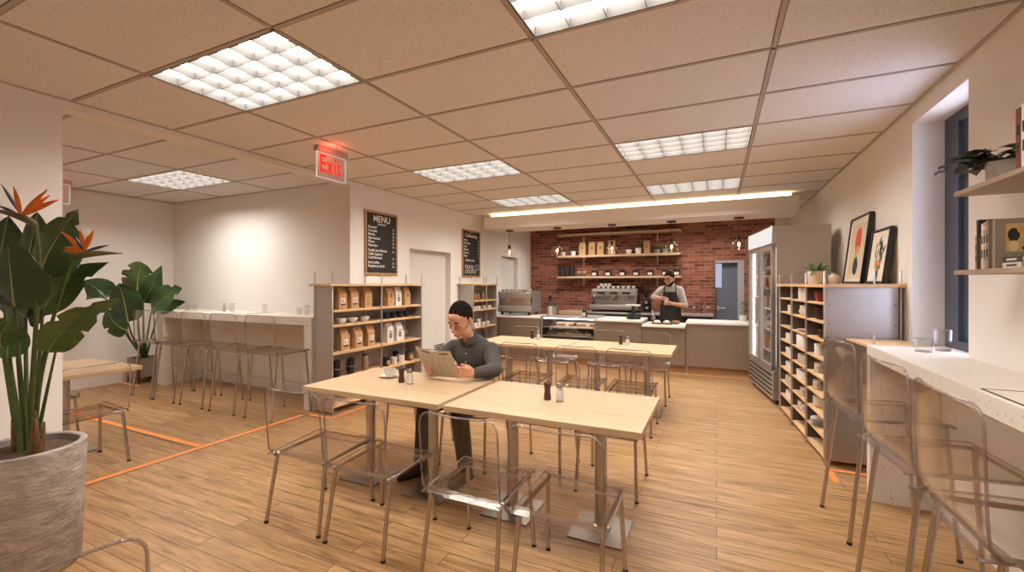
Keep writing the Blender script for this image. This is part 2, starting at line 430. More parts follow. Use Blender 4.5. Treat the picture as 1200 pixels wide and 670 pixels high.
# back wall: brick with a door recess, painted strip at the right
bm = B()
box(bm, XL, -.03, YB, 10.8, 0, HC); box(bm, .52, 1.07, YB, 10.8, 0, HC); box(bm, -.03, .52, YB, 10.8, 1.99, HC)
struct('wall_back', bm, 'brick')
bm = B(); box(bm, 1.07, XR, YB, 10.8, 0, HC); struct('wall_back_plain', bm, 'wall')
bm = B(); box(bm, -.03, .40, YB + .10, YB + .15, 0, 1.95); d3 = struct('door_3', bm, 'doorblue')
bm = B(); box(bm, .40, .5195, YB - .012, YB + .18, 0, 1.989); box(bm, -.03, .40, YB - .012, YB + .18, 1.945, 1.989); obj('door_frame', bm, pm('grey door frame', S(170, 166, 170), .5), d3)
bm = B(); box(bm, -.022, .1, YB + .088, YB + .102, 1.42, 1.93); obj('door_pane', bm, emit('lit pane', (.62, .68, .85), .9), d3)
bm = B(); cyl(bm, (.03, YB + .1, .98), (.03, YB + .04, .98), .012); cyl(bm, (.03, YB + .05, .98), (.17, YB + .05, .98), .011); box(bm, .008, .052, YB + .09, YB + .101, .93, 1.03); obj('door_handle', bm, 'steel', d3)
# annex walls and the wall behind the camera
bm = B(); box(bm, -8.5, XL - .3, 4.24, 4.4, 0, HC); struct('wall_annex_back', bm, 'wall')
bm = B(); box(bm, -8.5, -8.2, YF - .2, 4.24, 0, HC); struct('wall_annex_left', bm, 'wall')
bm = B(); box(bm, -8.5, 1.75, YF - .2, YF, 0, HC); struct('wall_front', bm, 'wall')
# the lowered beam over the counter with its cove strip
bm = B(); box(bm, -4.05, 1.07, 7.42, 8.1, 2.545, 2.772); box(bm, -3.95, 1.0, 7.56, 8.0, 2.772, HC); struct('ceiling_beam', bm, 'wall')
bm = B(); box(bm, -3.93, .98, 7.46, 7.555, 2.790, 2.815); tag(obj('cove_light', bm, 'cove'), 'long warm cove light strip on top of the lowered ceiling beam', 'light strip')
# ceiling grid
bm = B(); bg = B()
def bar(x0, x1, y0, y1):
    box(bm, x0, x1, y0, y1, HC - .004, HC + .01)
    w = .005
    if x1 - x0 < y1 - y0: box(bg, x0 - w, x0, y0, y1, HC - .0015, HC + .01); box(bg, x1, x1 + w, y0, y1, HC - .0015, HC + .01)
    else: box(bg, x0, x1, y0 - w, y0, HC - .001, HC + .01); box(bg, x0, x1, y1, y1 + w, HC - .001, HC + .01)
hw = .012
for i in range(0, 4):
    x = GX0 + TX * i; bar(x - hw, x + hw, YF, YB)
for j in range(-6, 14):
    y = GY0 + TY * j; bar(XL, XR, y - hw, y + hw)
for i in range(-4, 0):
    x = GX0 + TX * i
    bar(x - hw, x + hw, YF, 4.24)
for j in range(0, 9):
    y = AY0 + TY * j; bar(-8.2, XL - .15, y - hw, y + hw)
box(bm, XR - .02, XR, YF, YB, HC - .012, HC); box(bm, XL, XL + .016, YF, 7.42, HC - .008, HC)
box(bm, -8.2, XL - .15, 4.224, 4.24, HC - .008, HC); box(bm, -8.2, -8.184, YF, 4.24, HC - .008, HC)
struct('trim_1', bm, 'grid'); struct('trim_2', bg, 'gridgap')
# ceiling lights (louvred panels)
pl = thing('ceiling_light', 'louvred ceiling light panel', 'ceiling light', group='louvred panels in the ceiling grid')
w2, d2 = TX / 2 - .022, TY / 2 - .022
bm = B()
for s in (-1, 1):
    box(bm, s * (w2 + .005) - .004, s * (w2 + .005) + .004, -d2 - .009, d2 + .009, -.003, .06); box(bm, -w2, w2, s * (d2 + .005) - .004, s * (d2 + .005) + .004, -.003, .06)
obj('light_frame', bm, 'louver', pl)
bm = B(); NXL, NYL = 6, 4
for i in range(1, NXL): x = -w2 + 2 * w2 * i / NXL; prism(bm, [(-.0018, .0), (.0018, .0), (.0018, .05), (-.0018, .05)], (x, -d2, 0), (1, 0, 0), (0, 0, 1), (0, 1, 0), 2 * d2)
for i in range(1, NYL): y = -d2 + 2 * d2 * i / NYL; prism(bm, [(-.0018, .0), (.0018, .0), (.0018, .05), (-.0018, .05)], (-w2, y, 0), (0, 1, 0), (0, 0, 1), (1, 0, 0), 2 * w2)
obj('louver', bm, 'louver', pl)
bm = B(); box(bm, -w2, w2, -d2, d2, .052, .060); obj('diffuser', bm, 'panel', pl)
put = Placer(pl)
for i, j, lab in ((0, 0, 'large louvred ceiling panel light near the red exit sign'), (2, 0, 'louvred ceiling panel light cut by the top edge of the frame'),
                  (0, 4, 'louvred ceiling panel light beyond the exit sign, above the tall coffee shelf side'), (2, 4, 'louvred ceiling panel light over the middle of the room, wall with window side'),
                  (0, 7, 'louvred ceiling panel light closest to the cove strip, menu board side'), (2, 7, 'louvred ceiling panel light closest to the cove strip, fridge side')):
    put((GX0 + TX * (i + .5), GY0 + TY * (j + .5), HC - .001), 0, lab)
for i, j, l in ((0, 11, 'left one'), (2, 11, 'right one')): put((GX0 + TX * (i + .5), GY0 + TY * (j + .5), HC - .001), 0, 'added louvred panel hidden behind the beam to brighten the barista area, ' + l)  # unseen panels added behind the beam to brighten the counter area
for i, j in ((1, -6),): put((GX0 + TX * (i + .5), GY0 + TY * (j + .5), HC - .001), 0, 'louvred ceiling panel light behind the viewpoint')
put((GX0 - TX * 2.5, AY0 + TY * 7.5, HC - .001), 0, 'louvred ceiling panel light over the bar in the side room')
put((GX0 - TX * 2.5, AY0 + TY * 2.5, HC - .001), 0, 'louvred ceiling panel light of the side room out of view')
bm = B(); box(bm, XL - .13, XL + .012, 1.5005, 1.565, .012, .235, .006, 2); ob = thing('outlet_box', 'small pale outlet box low on the wall end behind the planter', 'outlet box', (XL, 1.5, 0)); obj('box_shell', bm, 'doorwhite', ob, mx=Matrix.Translation((-XL, -1.5, 0)))
bm = B(); box(bm, XL + .011, XL + .016, 1.515, 1.55, .10, .19, .002, 1); obj('cover_plate', bm, 'louver', ob, mx=Matrix.Translation((-XL, -1.5, 0)))
# glowing floor strips set in wooden borders
def strip(label, x0, x1, y0, y1):
    t = thing('floor_light_strip', label, 'floor light', ((x0 + x1) / 2, (y0 + y1) / 2, 0)); w, h = (x1 - x0) / 2, (y1 - y0) / 2
    bm = B(); box(bm, -w, w, -h, h, .0005, .004); obj('glow_strip', bm, 'led', t)
    bm = B(); e = .022
    if w > h: box(bm, -w, w, -h - e, -h, .0005, .006); box(bm, -w, w, h, h + e, .0005, .006)
    else: box(bm, -w - e, -w, -h, h, .0005, .006); box(bm, w, w + e, -h, h, .0005, .006)
    obj('border', bm, 'oakedge', t)
strip('long glowing orange strip in the floor between the two rooms', XL - .022, XL + .022, 1.62, 3.53)
strip('glowing orange floor strip running into the side room', -7.6, XL - .045, 2.43, 2.474)
strip('short glowing orange strip at the foot of the tall coffee bag shelf', XL + .05, -3.90, 3.555, 3.59)
strip('glowing orange floor strip along the front of the coffee bag shelf', -3.895, -3.865, 3.6, 5.3)
strip('glowing orange floor strip along the back wall beside the potted plant', -8.18, -7.7, 3.5, 3.53)
strip('glowing orange floor strip along the foot of the serving counter', -3.0, .40, 7.78, 7.81)
strip('short glowing orange strip under the end of the cubby shelf', .82, 1.3, 4.27, 4.305)
strip('tiny glowing orange floor strip at the cubby shelf corner', .80, .84, 4.05, 4.26)
strip('faint glowing orange floor strip between fridge and cubby shelf', .70, 1.2, 6.16, 6.19)
# ================================================================== TABLES, CHAIRS, BARS
def make_table(label, group, lx=1.19, ly=.765, single=False):
    t = thing('cafe_table', label, 'table', group=group)
    bm = B(); box(bm, -lx / 2, lx / 2, -ly / 2, ly / 2, .715, .75, .002, 1); obj('tabletop', bm, 'oak', t)
    for s in ((0,) if single else (-1, 1)):
        x = s * .295
        bm = B(); cyl(bm, (x, 0, .012), (x, 0, .713), .036, n=20); p = obj('pedestal', bm, 'steel', t)
        bm = B(); box(bm, x - .165, x + .165, -.165, .165, 0.0, .010, .002, 1); obj('base_plate', bm, 'plate', p)
        bm = B(); lathe(bm, [(.037, .04), (.05, .036), (.058, .022), (.06, .011), (.037, .011)], 24, (x, 0, 0)); obj('collar', bm, 'chrome', p)
        bm = B(); box(bm, x - .12, x + .12, -.2, .2, .703, .7145, .003, 1); obj('top_bracket', bm, 'darkmetal', p)
    return t
tables = Placer(make_table('', 'oak tables on steel pedestals'))
TYC, T2C = 2.655, 5.30
TAB = [(-2.165, TYC, 'pale oak table at which the man reads, with white coffee cup on it'), (-.935, TYC, 'pale oak table beside the reading man, only two shakers on it'),
       (-2.235, T2C, 'pale oak table of the rear row, end by the shelf wall'), (-1.03, T2C, 'pale oak table of the rear row, end by the fridge')]
for x, y, l in TAB: tables((x, y, 0), 0, l)
make_table('pale oak table in the side room behind the wall end', None, .92, .74, True).location = (-5.24, 1.85, 0)

def shell_sheet(prof, w, nx=13, edge=.0, dish=.012):
    """prof: (y, z, width factor) down the centre line, swept across the width"""
    rows = []
    for (y, z, f, d) in prof:
        r = []
        for i in range(nx):
            s = -1 + 2 * i / (nx - 1)
            r.append(Vector((s * w / 2 * f, y + d[0] * (1 - s * s), z - d[1] * (1 - s * s))))
        rows.append(r)
    return rows
def round_profile(pts, rad, n=5):
    out = [Vector(pts[0])]
    for i in range(1, len(pts) - 1):
        a, b, c = Vector(pts[i - 1]), Vector(pts[i]), Vector(pts[i + 1])
        p = b + (a - b).normalized() * rad[i]; q = b + (c - b).normalized() * rad[i]
        for k in range(n + 1):
            t = k / n; out.append(p * (1 - t) ** 2 + b * 2 * t * (1 - t) + q * t * t)
    out.append(Vector(pts[-1])); return out
def make_seat(kind):
    """clear shell chair or bar stool; sits facing +Y, back towards -Y, origin on the floor"""
    st = kind == 'stool'
    W = .49 if st else .45; sh = .74 if st else .455; top = 1.15 if st else .848; leg_r = .0115
    t = thing('bar_stool' if st else 'clear_chair', '', 'bar stool' if st else 'chair')
    # centre-line profile, front lip to the top of the back
    if st: pts = [(.215, sh - .022), (.195, sh), (-.16, sh - .012), (-.225, sh - .018), (-.235, sh + .06), (-.245, top)]
    else: pts = [(.225, sh - .03), (.20, sh), (-.15, sh - .022), (-.225, sh - .03), (-.235, sh + .05), (-.262, top)]
    P = round_profile(pts, [0, .02, .1, .045, .05, 0], 5)
    L = [0]
    for a, b in zip(P, P[1:]): L.append(L[-1] + (b - a).length)
    tot = L[-1]; rc = .062
    prof = []
    Q = []
    N = 44
    for k in range(N + 1):                                           # resample, denser near the top for the round corners
        s = tot * (1 - (1 - k / N) ** 1.35)
        i = max(j for j in range(len(L)) if L[j] <= s + 1e-9); i = min(i, len(L) - 2)
        u = (s - L[i]) / max(1e-9, L[i + 1] - L[i]); p = P[i].lerp(P[i + 1], u); Q.append((s, p))
    for s, p in Q:
        e = tot - s; f = 1.0
        if e < rc: f = 1 - (rc - math.sqrt(max(0, rc * rc - (rc - e) ** 2))) / (W / 2)
        if s < .03: f = 1 - (.03 - s) * 1.2
        back = p.x < -.19
        dish = (-.022, 0) if back and p.y > sh + .04 else (0, .014 if .03 < s < .36 else 0)
        prof.append((p.x, p.y, f, dish))
    rows = shell_sheet(prof, W)
    bm = B(); sheet(bm, rows); bm.normal_update(); thicken(bm, .005)
    obj('seat_shell', bm, 'shell', t, 60)
    loop = [r[0] for r in rows] + [rows[-1][i] for i in range(1, len(rows[0]))] + [r[-1] for r in reversed(rows[:-1])] + [rows[0][i] for i in range(len(rows[0]) - 2, 0, -1)]
    keep = [loop[0]]
    for p in loop[1:]:
        if (p - keep[-1]).length > .004: keep.append(p)
    bm = B(); tube(bm, keep, .0050, 6, closed=True); obj('shell_rim', bm, 'shelledge', t, 80)  # darker tube stands in for the refraction lines along the shell's edge
    # tubes under the seat edge and four splayed legs
    yb, yf = -.185, .185
    if st:
        zr = sh - .030
        feet = [(-.225, -.265), (.225, -.265), (-.225, .235), (.225, .235)]; tops = [(-.205, yb), (.205, yb), (-.205, yf), (.205, yf)]
    else:
        zr = sh - .045
        feet = [(-.215, -.255), (.215, -.255), (-.215, .225), (.215, .225)]; tops = [(-.20, yb), (.20, yb), (-.20, yf), (.20, yf)]
    for (fx, fy), (tx, ty) in zip(feet, tops):
        bm = B(); tube(bm, [(fx, fy, .004), (tx, ty, zr)], leg_r, 10); lg = obj('leg', bm, 'chrome', t)
        bm = B(); cyl(bm, (fx, fy, 0), (fx + (tx - fx) * .02, fy + (ty - fy) * .02, .014), leg_r + .0025, n=10); obj('foot_cap', bm, 'black', lg)
    for s in (-1, 1): bm = B(); tube(bm, [(s * tops[1][0], yb - .025, zr + .004), (s * tops[1][0], yf + .02, zr + .012)], .0105, 8); obj('seat_rail', bm, 'chrome', t)
    if not st:
        for y in (yb + .01, yf - .02): bm = B(); tube(bm, [(-.2, y, zr), (.2, y, zr)], .007, 8); obj('cross_rail', bm, 'shelledge', t)
    else:
        k = .32
        def lp(i, z): (fx, fy), (tx, ty) = feet[i], tops[i]; f = z / zr; return (fx + (tx - fx) * f, fy + (ty - fy) * f, z)
        for i, j, e in ((2, 3, 0),): bm = B(); tube(bm, [lp(i, k + e), lp(j, k + e)], .0075, 8); obj('foot_rail', bm, 'chrome', t)
        for y in (yb, yf): bm = B(); tube(bm, [(-.185, y, zr), (.185, y, zr)], .009, 8); obj('cross_rail', bm, 'chrome', t)
    return t
chairs = Placer(make_seat('chair'), 'clear plastic chairs with chrome legs')
near = [(-2.36, 2.11, .05, 'clear chair at the outer end of the reading man\'s table, back to us'), (-1.84, 2.10, 0, 'clear chair right across the table from the reading man'),
        (-1.16, 2.10, 0, 'clear chair straddling the shaker table\'s near edge, next to the table joint'), (-.65, 2.10, -.02, 'clear chair at the near edge of the shaker table, aisle end')]
for x, y, r, l in near: chairs((x, y, 0), r, l)
far = [(-2.50, 3.32, PI, 'clear chair beside the reading man, shelf side of him'), (-1.875, 3.27, PI, 'clear chair on which the reading man sits'),
       (-1.27, 3.33, PI, 'clear chair pushed under the far edge of the shaker table beside the man'), (-.71, 3.30, PI, 'clear chair under the far edge of the shaker table, aisle end')]
for x, y, r, l in far: chairs((x, y, 0), r, l)
for x, l in ((-2.60, 'clear chair of the rear row near side, largely behind the reading man'), (-1.97, 'clear chair of the rear row near side, first past the man\'s shoulder'),
             (-1.33, 'clear chair of the rear row near side, at the joint of the two tables'), (-.79, 'clear chair of the rear row near side, aisle end')):
    chairs((x, 4.68, 0), 0, l)
for x, l in ((-2.63, 'clear chair behind the rear tables in front of the steel coffee machine counter'), (-2.03, 'clear chair behind the rear tables in front of the pastry case'),
             (-1.33, 'clear chair behind the rear tables in front of the higher counter block'), (-.78, 'clear chair behind the rear tables facing the barista\'s counter')):
    chairs((x, 5.87, 0), PI, l)
chairs((-4.76, 1.78, 0), PI / 2, 'clear chair at the side room table, seat tucked under it')
chairs((-5.73, 1.83, 0), -PI / 2, 'clear chair across the side room table, mostly behind the wall end')
chairs((-1.11, .42, 0), -PI / 2, 'clear chair cut by the bottom of the frame, beside the concrete planter')

def make_bar(label, x0, x1, y0, y1, top, legs, th=.10):
    t = thing('bar_counter', label, 'bar counter', ((x0 + x1) / 2, (y0 + y1) / 2, 0)); mx = Matrix.Translation((-(x0 + x1) / 2, -(y0 + y1) / 2, 0))
    bm = B(); box(bm, x0, x1, y0, y1, top - th, top, .003, 1); obj('countertop', bm, 'stone', t, mx=mx)
    for a, b, c, d in legs:
        bm = B(); box(bm, a, b, c, d, 0, top - th - .0005); obj('end_panel', bm, 'stone', t, mx=mx)
    return t
make_bar('pale stone bar counter along the window wall', .96, 1.333, .2, 3.86, 1.07, [(.96, 1.333, 3.79, 3.86)], .088)
make_bar('pale stone bar counter in the side room', -7.57, -4.34, 3.70, 4.236, 1.10, [(-7.57, -7.42, 3.70, 4.236), (-4.47, -4.34, 3.70, 4.236)])
stools = Placer(make_seat('stool'), 'clear bar stools with chrome legs')
for x, y, r, l in ((.93, 3.36, -PI / 2 + .11, 'clear bar stool at the window bar closest to the cubby shelf'), (.935, 2.58, -PI / 2 + .08, 'clear bar stool at the window bar, middle one between its neighbours'),
                   (.925, 1.925, -PI / 2, 'large clear bar stool at the window bar, in front of the printed placemat'), (.925, 1.17, -PI / 2, 'clear bar stool at the window bar, cut by the edge of the frame')):
    stools((x, y, 0), r, l)
for k, (u0, u1) in enumerate(((160, 179), (185, 209), (217.5, 241), (252, 278), (289, 327))):
    a, b = at(u0, 380, Y=3.24), at(u1, 380, Y=3.24)
    stools(((a.x + b.x) / 2 + (.04 if k < 1 else 0), 3.45, 0), 0, ['clear bar stool of the side room bar beside the potted plant', 'clear bar stool of the side room bar, next but one to the plant', 'clear bar stool in the middle of the side room bar',
           'clear bar stool of the side room bar, one short of the shelf end', 'clear bar stool of the side room bar right beside the coffee bag shelf'][k])
# ================================================================== SHELVING, COUNTERS, APPLIANCES
def shelf_unit(label, y0, ys, boards, x0=-4.275, x1=-3.955, top=1.5):
    """steel shelving with oak boards; ys = bay lines along the wall"""
    t = thing('coffee_shelf', label, 'shelf', (x0, y0, 0)); d = x1 - x0; Lq = ys[-1] - y0; yy = [y - y0 for y in ys]
    for y in (yy[0] + .002, yy[-1] - .006):
        bm = B(); box(bm, .012, d - .012, y, y + .004, .03, top - .032); sp = obj('side_panel', bm, 'steelh', t)
        for z in boards + [top - .10]:
            for x in (.03, d - .03):
                bm = B(); cyl(bm, (x, y - .004, z - .02), (x, y + .0005, z - .02), .006, n=8); obj('bolt', bm, 'darkmetal', sp)
    bm = B(); box(bm, .002, .006, yy[0] + .01, yy[-1] - .01, .03, top - .032); obj('back_panel', bm, pm('grey back sheet ' + label[:8], S(168, 158, 150), .6, .3), t)
    for y in yy:
        for x in (.034, d - .004):
            bm = B(); box(bm, x - .006, x + .006, y - .009, y + .009, 0, 1.635, .002, 1); obj('post', bm, 'steel', t)
    for z in boards:
        bm = B(); box(bm, .008, d - .012, yy[0] + .01, yy[-1] - .01, z - .028, z, .002, 1); obj('shelf_board', bm, 'oaky', t)
    for a in yy[1:-1]:
        bm = B(); box(bm, .012, .03, a - .004, a + .004, .03, top - .032); obj('upright', bm, 'steel', t)
    bm = B(); box(bm, -.003, d + .02, -.05, Lq + .06, top - .03, top - .002, .002, 1); obj('top_board', bm, 'oaky', t)
    return t
LV = [.10, .39, .705, 1.025, 1.197]
shelf_unit('long steel and oak shelf of coffee bags under the first menu board', 3.66, [3.66, 4.47, 5.32], LV)
shelf_unit('small steel and oak shelf of cups under the second menu board', 6.85, [6.85, 7.34, 7.76], LV)

# tall cubby shelf by the window; its front runs slightly off the wall
CA = math.atan2(.13, 1.66); CUB = Matrix.Translation((.81, 4.38, 0)) @ Matrix.Rotation(CA, 4, 'Z')
cub = thing('cubby_shelf', 'tall steel cubby shelf of crockery with oak boards beside the window', 'shelf', (.81, 4.38, 0), CA)
CY = [0, .555, 1.11, 1.67]; CZ = [.058 + .1602 * k for k in range(10)]; CD = .50
for z in CZ[:-1]:
    bm = B(); box(bm, .004, CD - .01, .004, CY[-1] - .004, z - .018, z, .0015, 1); obj('shelf_board', bm, 'oaky', cub)
for i, y in enumerate(CY):
    bm = B(); box(bm, -.008, .008, y - .006, y + .008, 0, 1.60, .002, 1); obj('post', bm, 'steel', cub)
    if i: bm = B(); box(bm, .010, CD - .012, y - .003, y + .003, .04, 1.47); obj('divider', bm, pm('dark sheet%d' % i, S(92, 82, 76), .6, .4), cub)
for x in (.33, CD + .002):
    bm = B(); box(bm, x - .007, x + .007, -.014, -.004, 1.4982 if x < .4 else 0, 1.60, .002, 1); obj('post', bm, 'steel', cub)
bm = B(); box(bm, .010, CD - .012, -.003, .002, .05, 1.468); sp = obj('side_panel', bm, pm('satin steel side', S(176, 170, 168), .38, 1, var=.05, scale=3, stretch=(1, 1, 30)), cub)
for z in CZ[1:-1]:
    for x in (.03, CD - .03): bm = B(); cyl(bm, (x, -.008, z - .01), (x, -.002, z - .01), .005, n=8); obj('bolt', bm, 'darkmetal', sp)
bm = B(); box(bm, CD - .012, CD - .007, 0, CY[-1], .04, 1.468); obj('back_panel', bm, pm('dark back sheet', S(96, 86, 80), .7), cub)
inv = CUB.inverted()
bm = B(); q = [(-.02, -.05), (CD + .04, -.05)] + [tuple((inv @ Vector((1.33, y, 0)))[:2]) for y in (4.50, 6.05)] + [(-.02, CY[-1] + .05)]
prism(bm, q, (0, 0, 1.47), (1, 0, 0), (0, 1, 0), (0, 0, 1), .028); obj('top_board', bm, 'oaky', cub)
bm = B(); box(bm, .14, CD, -.44, -.01, 1.042, 1.06, .002, 1); lg = obj('side_ledge', bm, 'oaky', cub)
bm = B(); box(bm, .19, .205, -.40, -.385, 0, 1.125, .002, 1); obj('ledge_post', bm, 'steel', lg)

# serving counter
CYF = 7.85
def counter(label, x0, x1, y0, y1, top, oh=.03, th=.038):
    t = thing('serving_counter', label, 'counter', (x0, y0, 0)); W, D = x1 - x0, y1 - y0
    bm = B(); box(bm, 0.002, W - .002, 0, D, .13, top - th); obj('cabinet', bm, 'counter_steel', t)
    bm = B(); box(bm, 0, W, .045, D - .02, 0, .13); obj('kick_board', bm, 'oakedge', t)
    bm = B(); box(bm, .0, .02, .004, .03, 0, .13); obj('foot', bm, 'steel', t)
    bm = B(); box(bm, .0, W, -oh, D, top - th, top, .004, 2); obj('worktop', bm, 'whitetop', t)
    return t
counter('steel counter block carrying the big coffee machine, wall side', -4.27, -3.06, CYF, 8.5, .872)
counter('steel counter block with white top between pastry case and barista', -1.98, -1.17, CYF, 8.62, .862, .05)
counter('lower steel counter block with white top in front of the barista', -1.165, -.47, CYF, 8.45, .80, .09)
counter('steel counter block with white top beside the fridge', -.465, .50, CYF, 8.45, .872, .05)
# pastry case
pc = thing('pastry_case', 'glass pastry display case in the serving counter', 'display case', (-3.05, CYF, 0)); W = 1.065
bm = B(); box(bm, .005, W - .005, .0, .68, .13, .36); obj('case_base', bm, 'counter_steel', pc)
bm = B(); box(bm, 0, W, .045, .66, 0, .13); obj('kick_board', bm, 'oakedge', pc)
bm = B(); box(bm, .02, W - .02, .66, .68, .36, .85); obj('case_back', bm, pm('pale grey case lining', S(196, 192, 188), .6), pc)
for x in (.0, W - .03):
    bm = B(); box(bm, x + .004, x + .026, .0, .022, .36, .855); obj('corner_post', bm, 'steel', pc)
for x in (.004, W - .014): bm = B(); box(bm, x, x + .01, .024, .66, .36, .85); obj('side_glass', bm, 'glass', pc)
bm = B(); box(bm, .03, W - .03, .006, .012, .37, .85); obj('front_glass', bm, 'glass', pc)
for z in (.52, .68): bm = B(); box(bm, .02, W - .02, .05, .655, z - .012, z, .002, 1); obj('case_shelf', bm, 'steel', pc)
bm = B(); box(bm, -.004, W + .004, -.012, .69, .855, .885, .003, 1); obj('case_top', bm, 'steel', pc)
bm = B(); box(bm, .05, W - .05, .03, .05, .838, .852); obj('case_lamp', bm, emit('case lamp', (1, .92, .84), 22), pc)
# back counter along the brick wall
bk = thing('back_counter', 'long dark steel back counter under the brick wall shelves', 'counter', (-3.3, 9.68, 0)); W = 3.24
bm = B(); box(bm, .01, W - .01, .03, .60, .0, .83); obj('cabinet', bm, 'darkmetal', bk)
bm = B(); box(bm, 0, W, 0, .61, .83, .868, .003, 1); obj('worktop', bm, 'steelh', bk)

# glass door fridge, turned a little
FA = math.radians(8.7); fr = thing('drinks_fridge', 'tall steel drinks fridge with two glass doors and lit header', 'fridge', (.62, 6.28, 0), FA); FW, FD, FH = 1.23, .63, 2.215
bm = B(); box(bm, .05, FD, 0, .035, .06, FH); obj('side_panel', bm, 'steelh', fr)
bm = B(); box(bm, .05, FD, FW - .035, FW, .06, FH); obj('side_panel', bm, 'steelh', fr)
bm = B(); box(bm, FD - .02, FD, .035, FW - .035, .06, FH); obj('back_panel', bm, pm('fridge lining', S(226, 224, 222), .5), fr)
bm = B(); box(bm, .05, FD - .02, .035, FW - .035, FH - .03, FH); box(bm, .05, FD - .02, .035, FW - .035, .40, .43); box(bm, .05, FD - .02, .035, FW - .035, FH - .24, FH - .215)
obj('cabinet', bm, 'steelh', fr)
bm = B(); box(bm, .012, .05, 0, FW, .06, .42, .003, 1); gr = obj('grille_panel', bm, 'steelh', fr)
for k in range(5): bm = B(); box(bm, .006, .014, .05, FW - .05, .105 + k * .06, .123 + k * .06); obj('grille_slot', bm, 'matblack', gr)
bm = B(); box(bm, 0, .05, 0, FW, FH - .225, FH, .003, 1); hd = obj('header_box', bm, 'steel', fr)
bm = B(); box(bm, -.004, .001, .012, FW - .012, FH - .212, FH - .012); obj('header_sign', bm, emit('fridge header', (1, .95, .90), 1.05), hd)
for k in range(2):
    a, b = .005 + k * FW / 2, FW / 2 - .005 + k * FW / 2; z0, z1 = .43, FH - .235
    bm = B(); box(bm, .0, .045, a, a + .05, z0, z1); box(bm, .0, .045, b - .05, b, z0, z1); box(bm, .0, .045, a, b, z1 - .05, z1); box(bm, .0, .045, a, b, z0, z0 + .05)
    dr = obj('fridge_door', bm, 'steel', fr)
    bm = B(); box(bm, .018, .024, a + .05, b - .05, z0 + .05, z1 - .05); obj('door_glass', bm, 'glass', dr)
    y = (b - .025) if k == 0 else (a + .025)
    if k == 0: y = b - .03
    bm = B(); tube(bm, [(.0, y, .95), (-.035, y, .95), (-.035, y, 1.32), (.0, y, 1.32)], .009, 8); obj('door_handle', bm, 'steel', dr)
for k in range(5): z = .62 + k * .275; bm = B(); box(bm, .06, FD - .04, .04, FW - .04, z - .012, z); obj('fridge_shelf', bm, pm('white wire%d' % k, S(230, 230, 228), .4), fr)
for y in (.06, FW - .06): bm = B(); box(bm, .055, .075, y - .012, y + .012, .46, FH - .26); obj('fridge_lamp', bm, emit('fridge lamp', (1, .98, .96), 16), fr)
for y in (.06, FW - .06):
    for x in (.08, FD - .06): bm = B(); cyl(bm, (x, y, 0), (x, y, .062), .022); obj('foot', bm, 'black', fr)

# brick wall shelves
SY = 10.05
for v, lab in ((324, 'lowest oak shelf on the brick wall, holding black boxes'), (298.5, 'middle oak shelf on the brick wall, holding bags and small plants'), (272, 'topmost oak shelf on the brick wall, empty')):
    a, b = at(653, v, Y=SY), at(797.5, v - 1.5, Y=SY); z = (a.z + b.z) / 2
    t = thing('wall_shelf', lab, 'shelf', (a.x, SY, z)); Wd = b.x - a.x
    bm = B(); box(bm, 0, Wd, 0, .248, -.05, 0, .003, 1); obj('board', bm, 'oak', t)
    for u in (681, 769):
        x = at(u, v, Y=SY).x - a.x
        bm = B(); box(bm, x - .014, x + .014, .23, .2485, -.24, -.05); box(bm, x - .014, x + .014, .03, .24, -.058, -.05); obj('bracket', bm, 'steel', t)
SZ = [o.location.z for o in C.objects if o.name.startswith('wall_shelf')]
# two shelves on the window wall
for v, lab in ((231, 'upper oak shelf on the window wall with the trailing plant'), (322, 'lower oak shelf on the window wall with books')):
    p = at(1117.5, v, Y=2.945)
    t = thing('wall_shelf', lab, 'shelf', (p.x, 2.945, p.z)); bm = B(); box(bm, 0, XR - p.x - .001, -1.5, 0, 0, .022, .002, 1); obj('board', bm, 'greyoak', t)
UZ, LZ = at(1117.5, 231, Y=2.945).z + .022, at(1117.5, 322, Y=2.945).z + .022

# menu boards
def menu(label, y0, y1, z0, z1, lines, name='menu_board'):
    t = thing(name, label, 'menu board', (XL, (y0 + y1) / 2, z0)); w, h = (y1 - y0) / 2, z1 - z0
    bm = B(); box(bm, .001, .016, -w + .02, w - .02, .02, h - .02); bd = obj('board', bm, 'board', t)
    for a, b, c, d in ((-w, w, 0, .03), (-w, w, h - .03, h), (-w, -w + .03, .03, h - .03), (w - .03, w, .03, h - .03)):
        bm = B(); box(bm, .001, .026, a, b, c, d, .002, 1); obj('frame_bar', bm, 'oakedge', t)
    for body, s, y, z, al in lines: text('chalk_lettering', body, s, 'chalk', bd, (.0175, y, z), (PI / 2, 0, PI / 2), al)
    return t
R = .285
ln = [('MENU', .125, 0, .735, 'CENTER'), ('ROASTERY', .036, 0, .69, 'CENTER')]
for k, (n, pz) in enumerate((('Roasted', '4.-'), ('Cortado', '4.-'), ('Mocha', '5.-'), ('Espressione', '5.-'), ('Filters', '6.-'), ('Ristretto', '3.-'), ('Vanilla Iced Mocha', '6.-'), ('Caffe Appiero', ''), ('Cold Brewed', '5.-'), ('Iced coffee', '5.-'), ('Raspberry drink', '6.-'))):
    z = .64 - k * .05 - (.018 if k > 5 else 0) - (.015 if k > 8 else 0)
    ln.append((n, .05, -.27, z, 'LEFT'))
    if pz: ln.append((pz, .045, .27, z, 'RIGHT'))
menu('tall chalk menu board in oak frame above the coffee bag shelf', 4.488, 5.144, 1.622, 2.5, ln)
ln = [('Coffeeshop', .10, 0, .755, 'CENTER'), ('our', .04, 0, .845, 'CENTER')]
for k, n in enumerate(('Beans', 'Flat white', 'Chai', 'Matcha', 'Brew to', 'Filter')): ln += [(n, .055, -.27, .68 - k * .06, 'LEFT'), ('4.', .045, .27, .68 - k * .06, 'RIGHT')]
ln += [('DRINKS & FOOD', .045, -.05, .30, 'CENTER')]
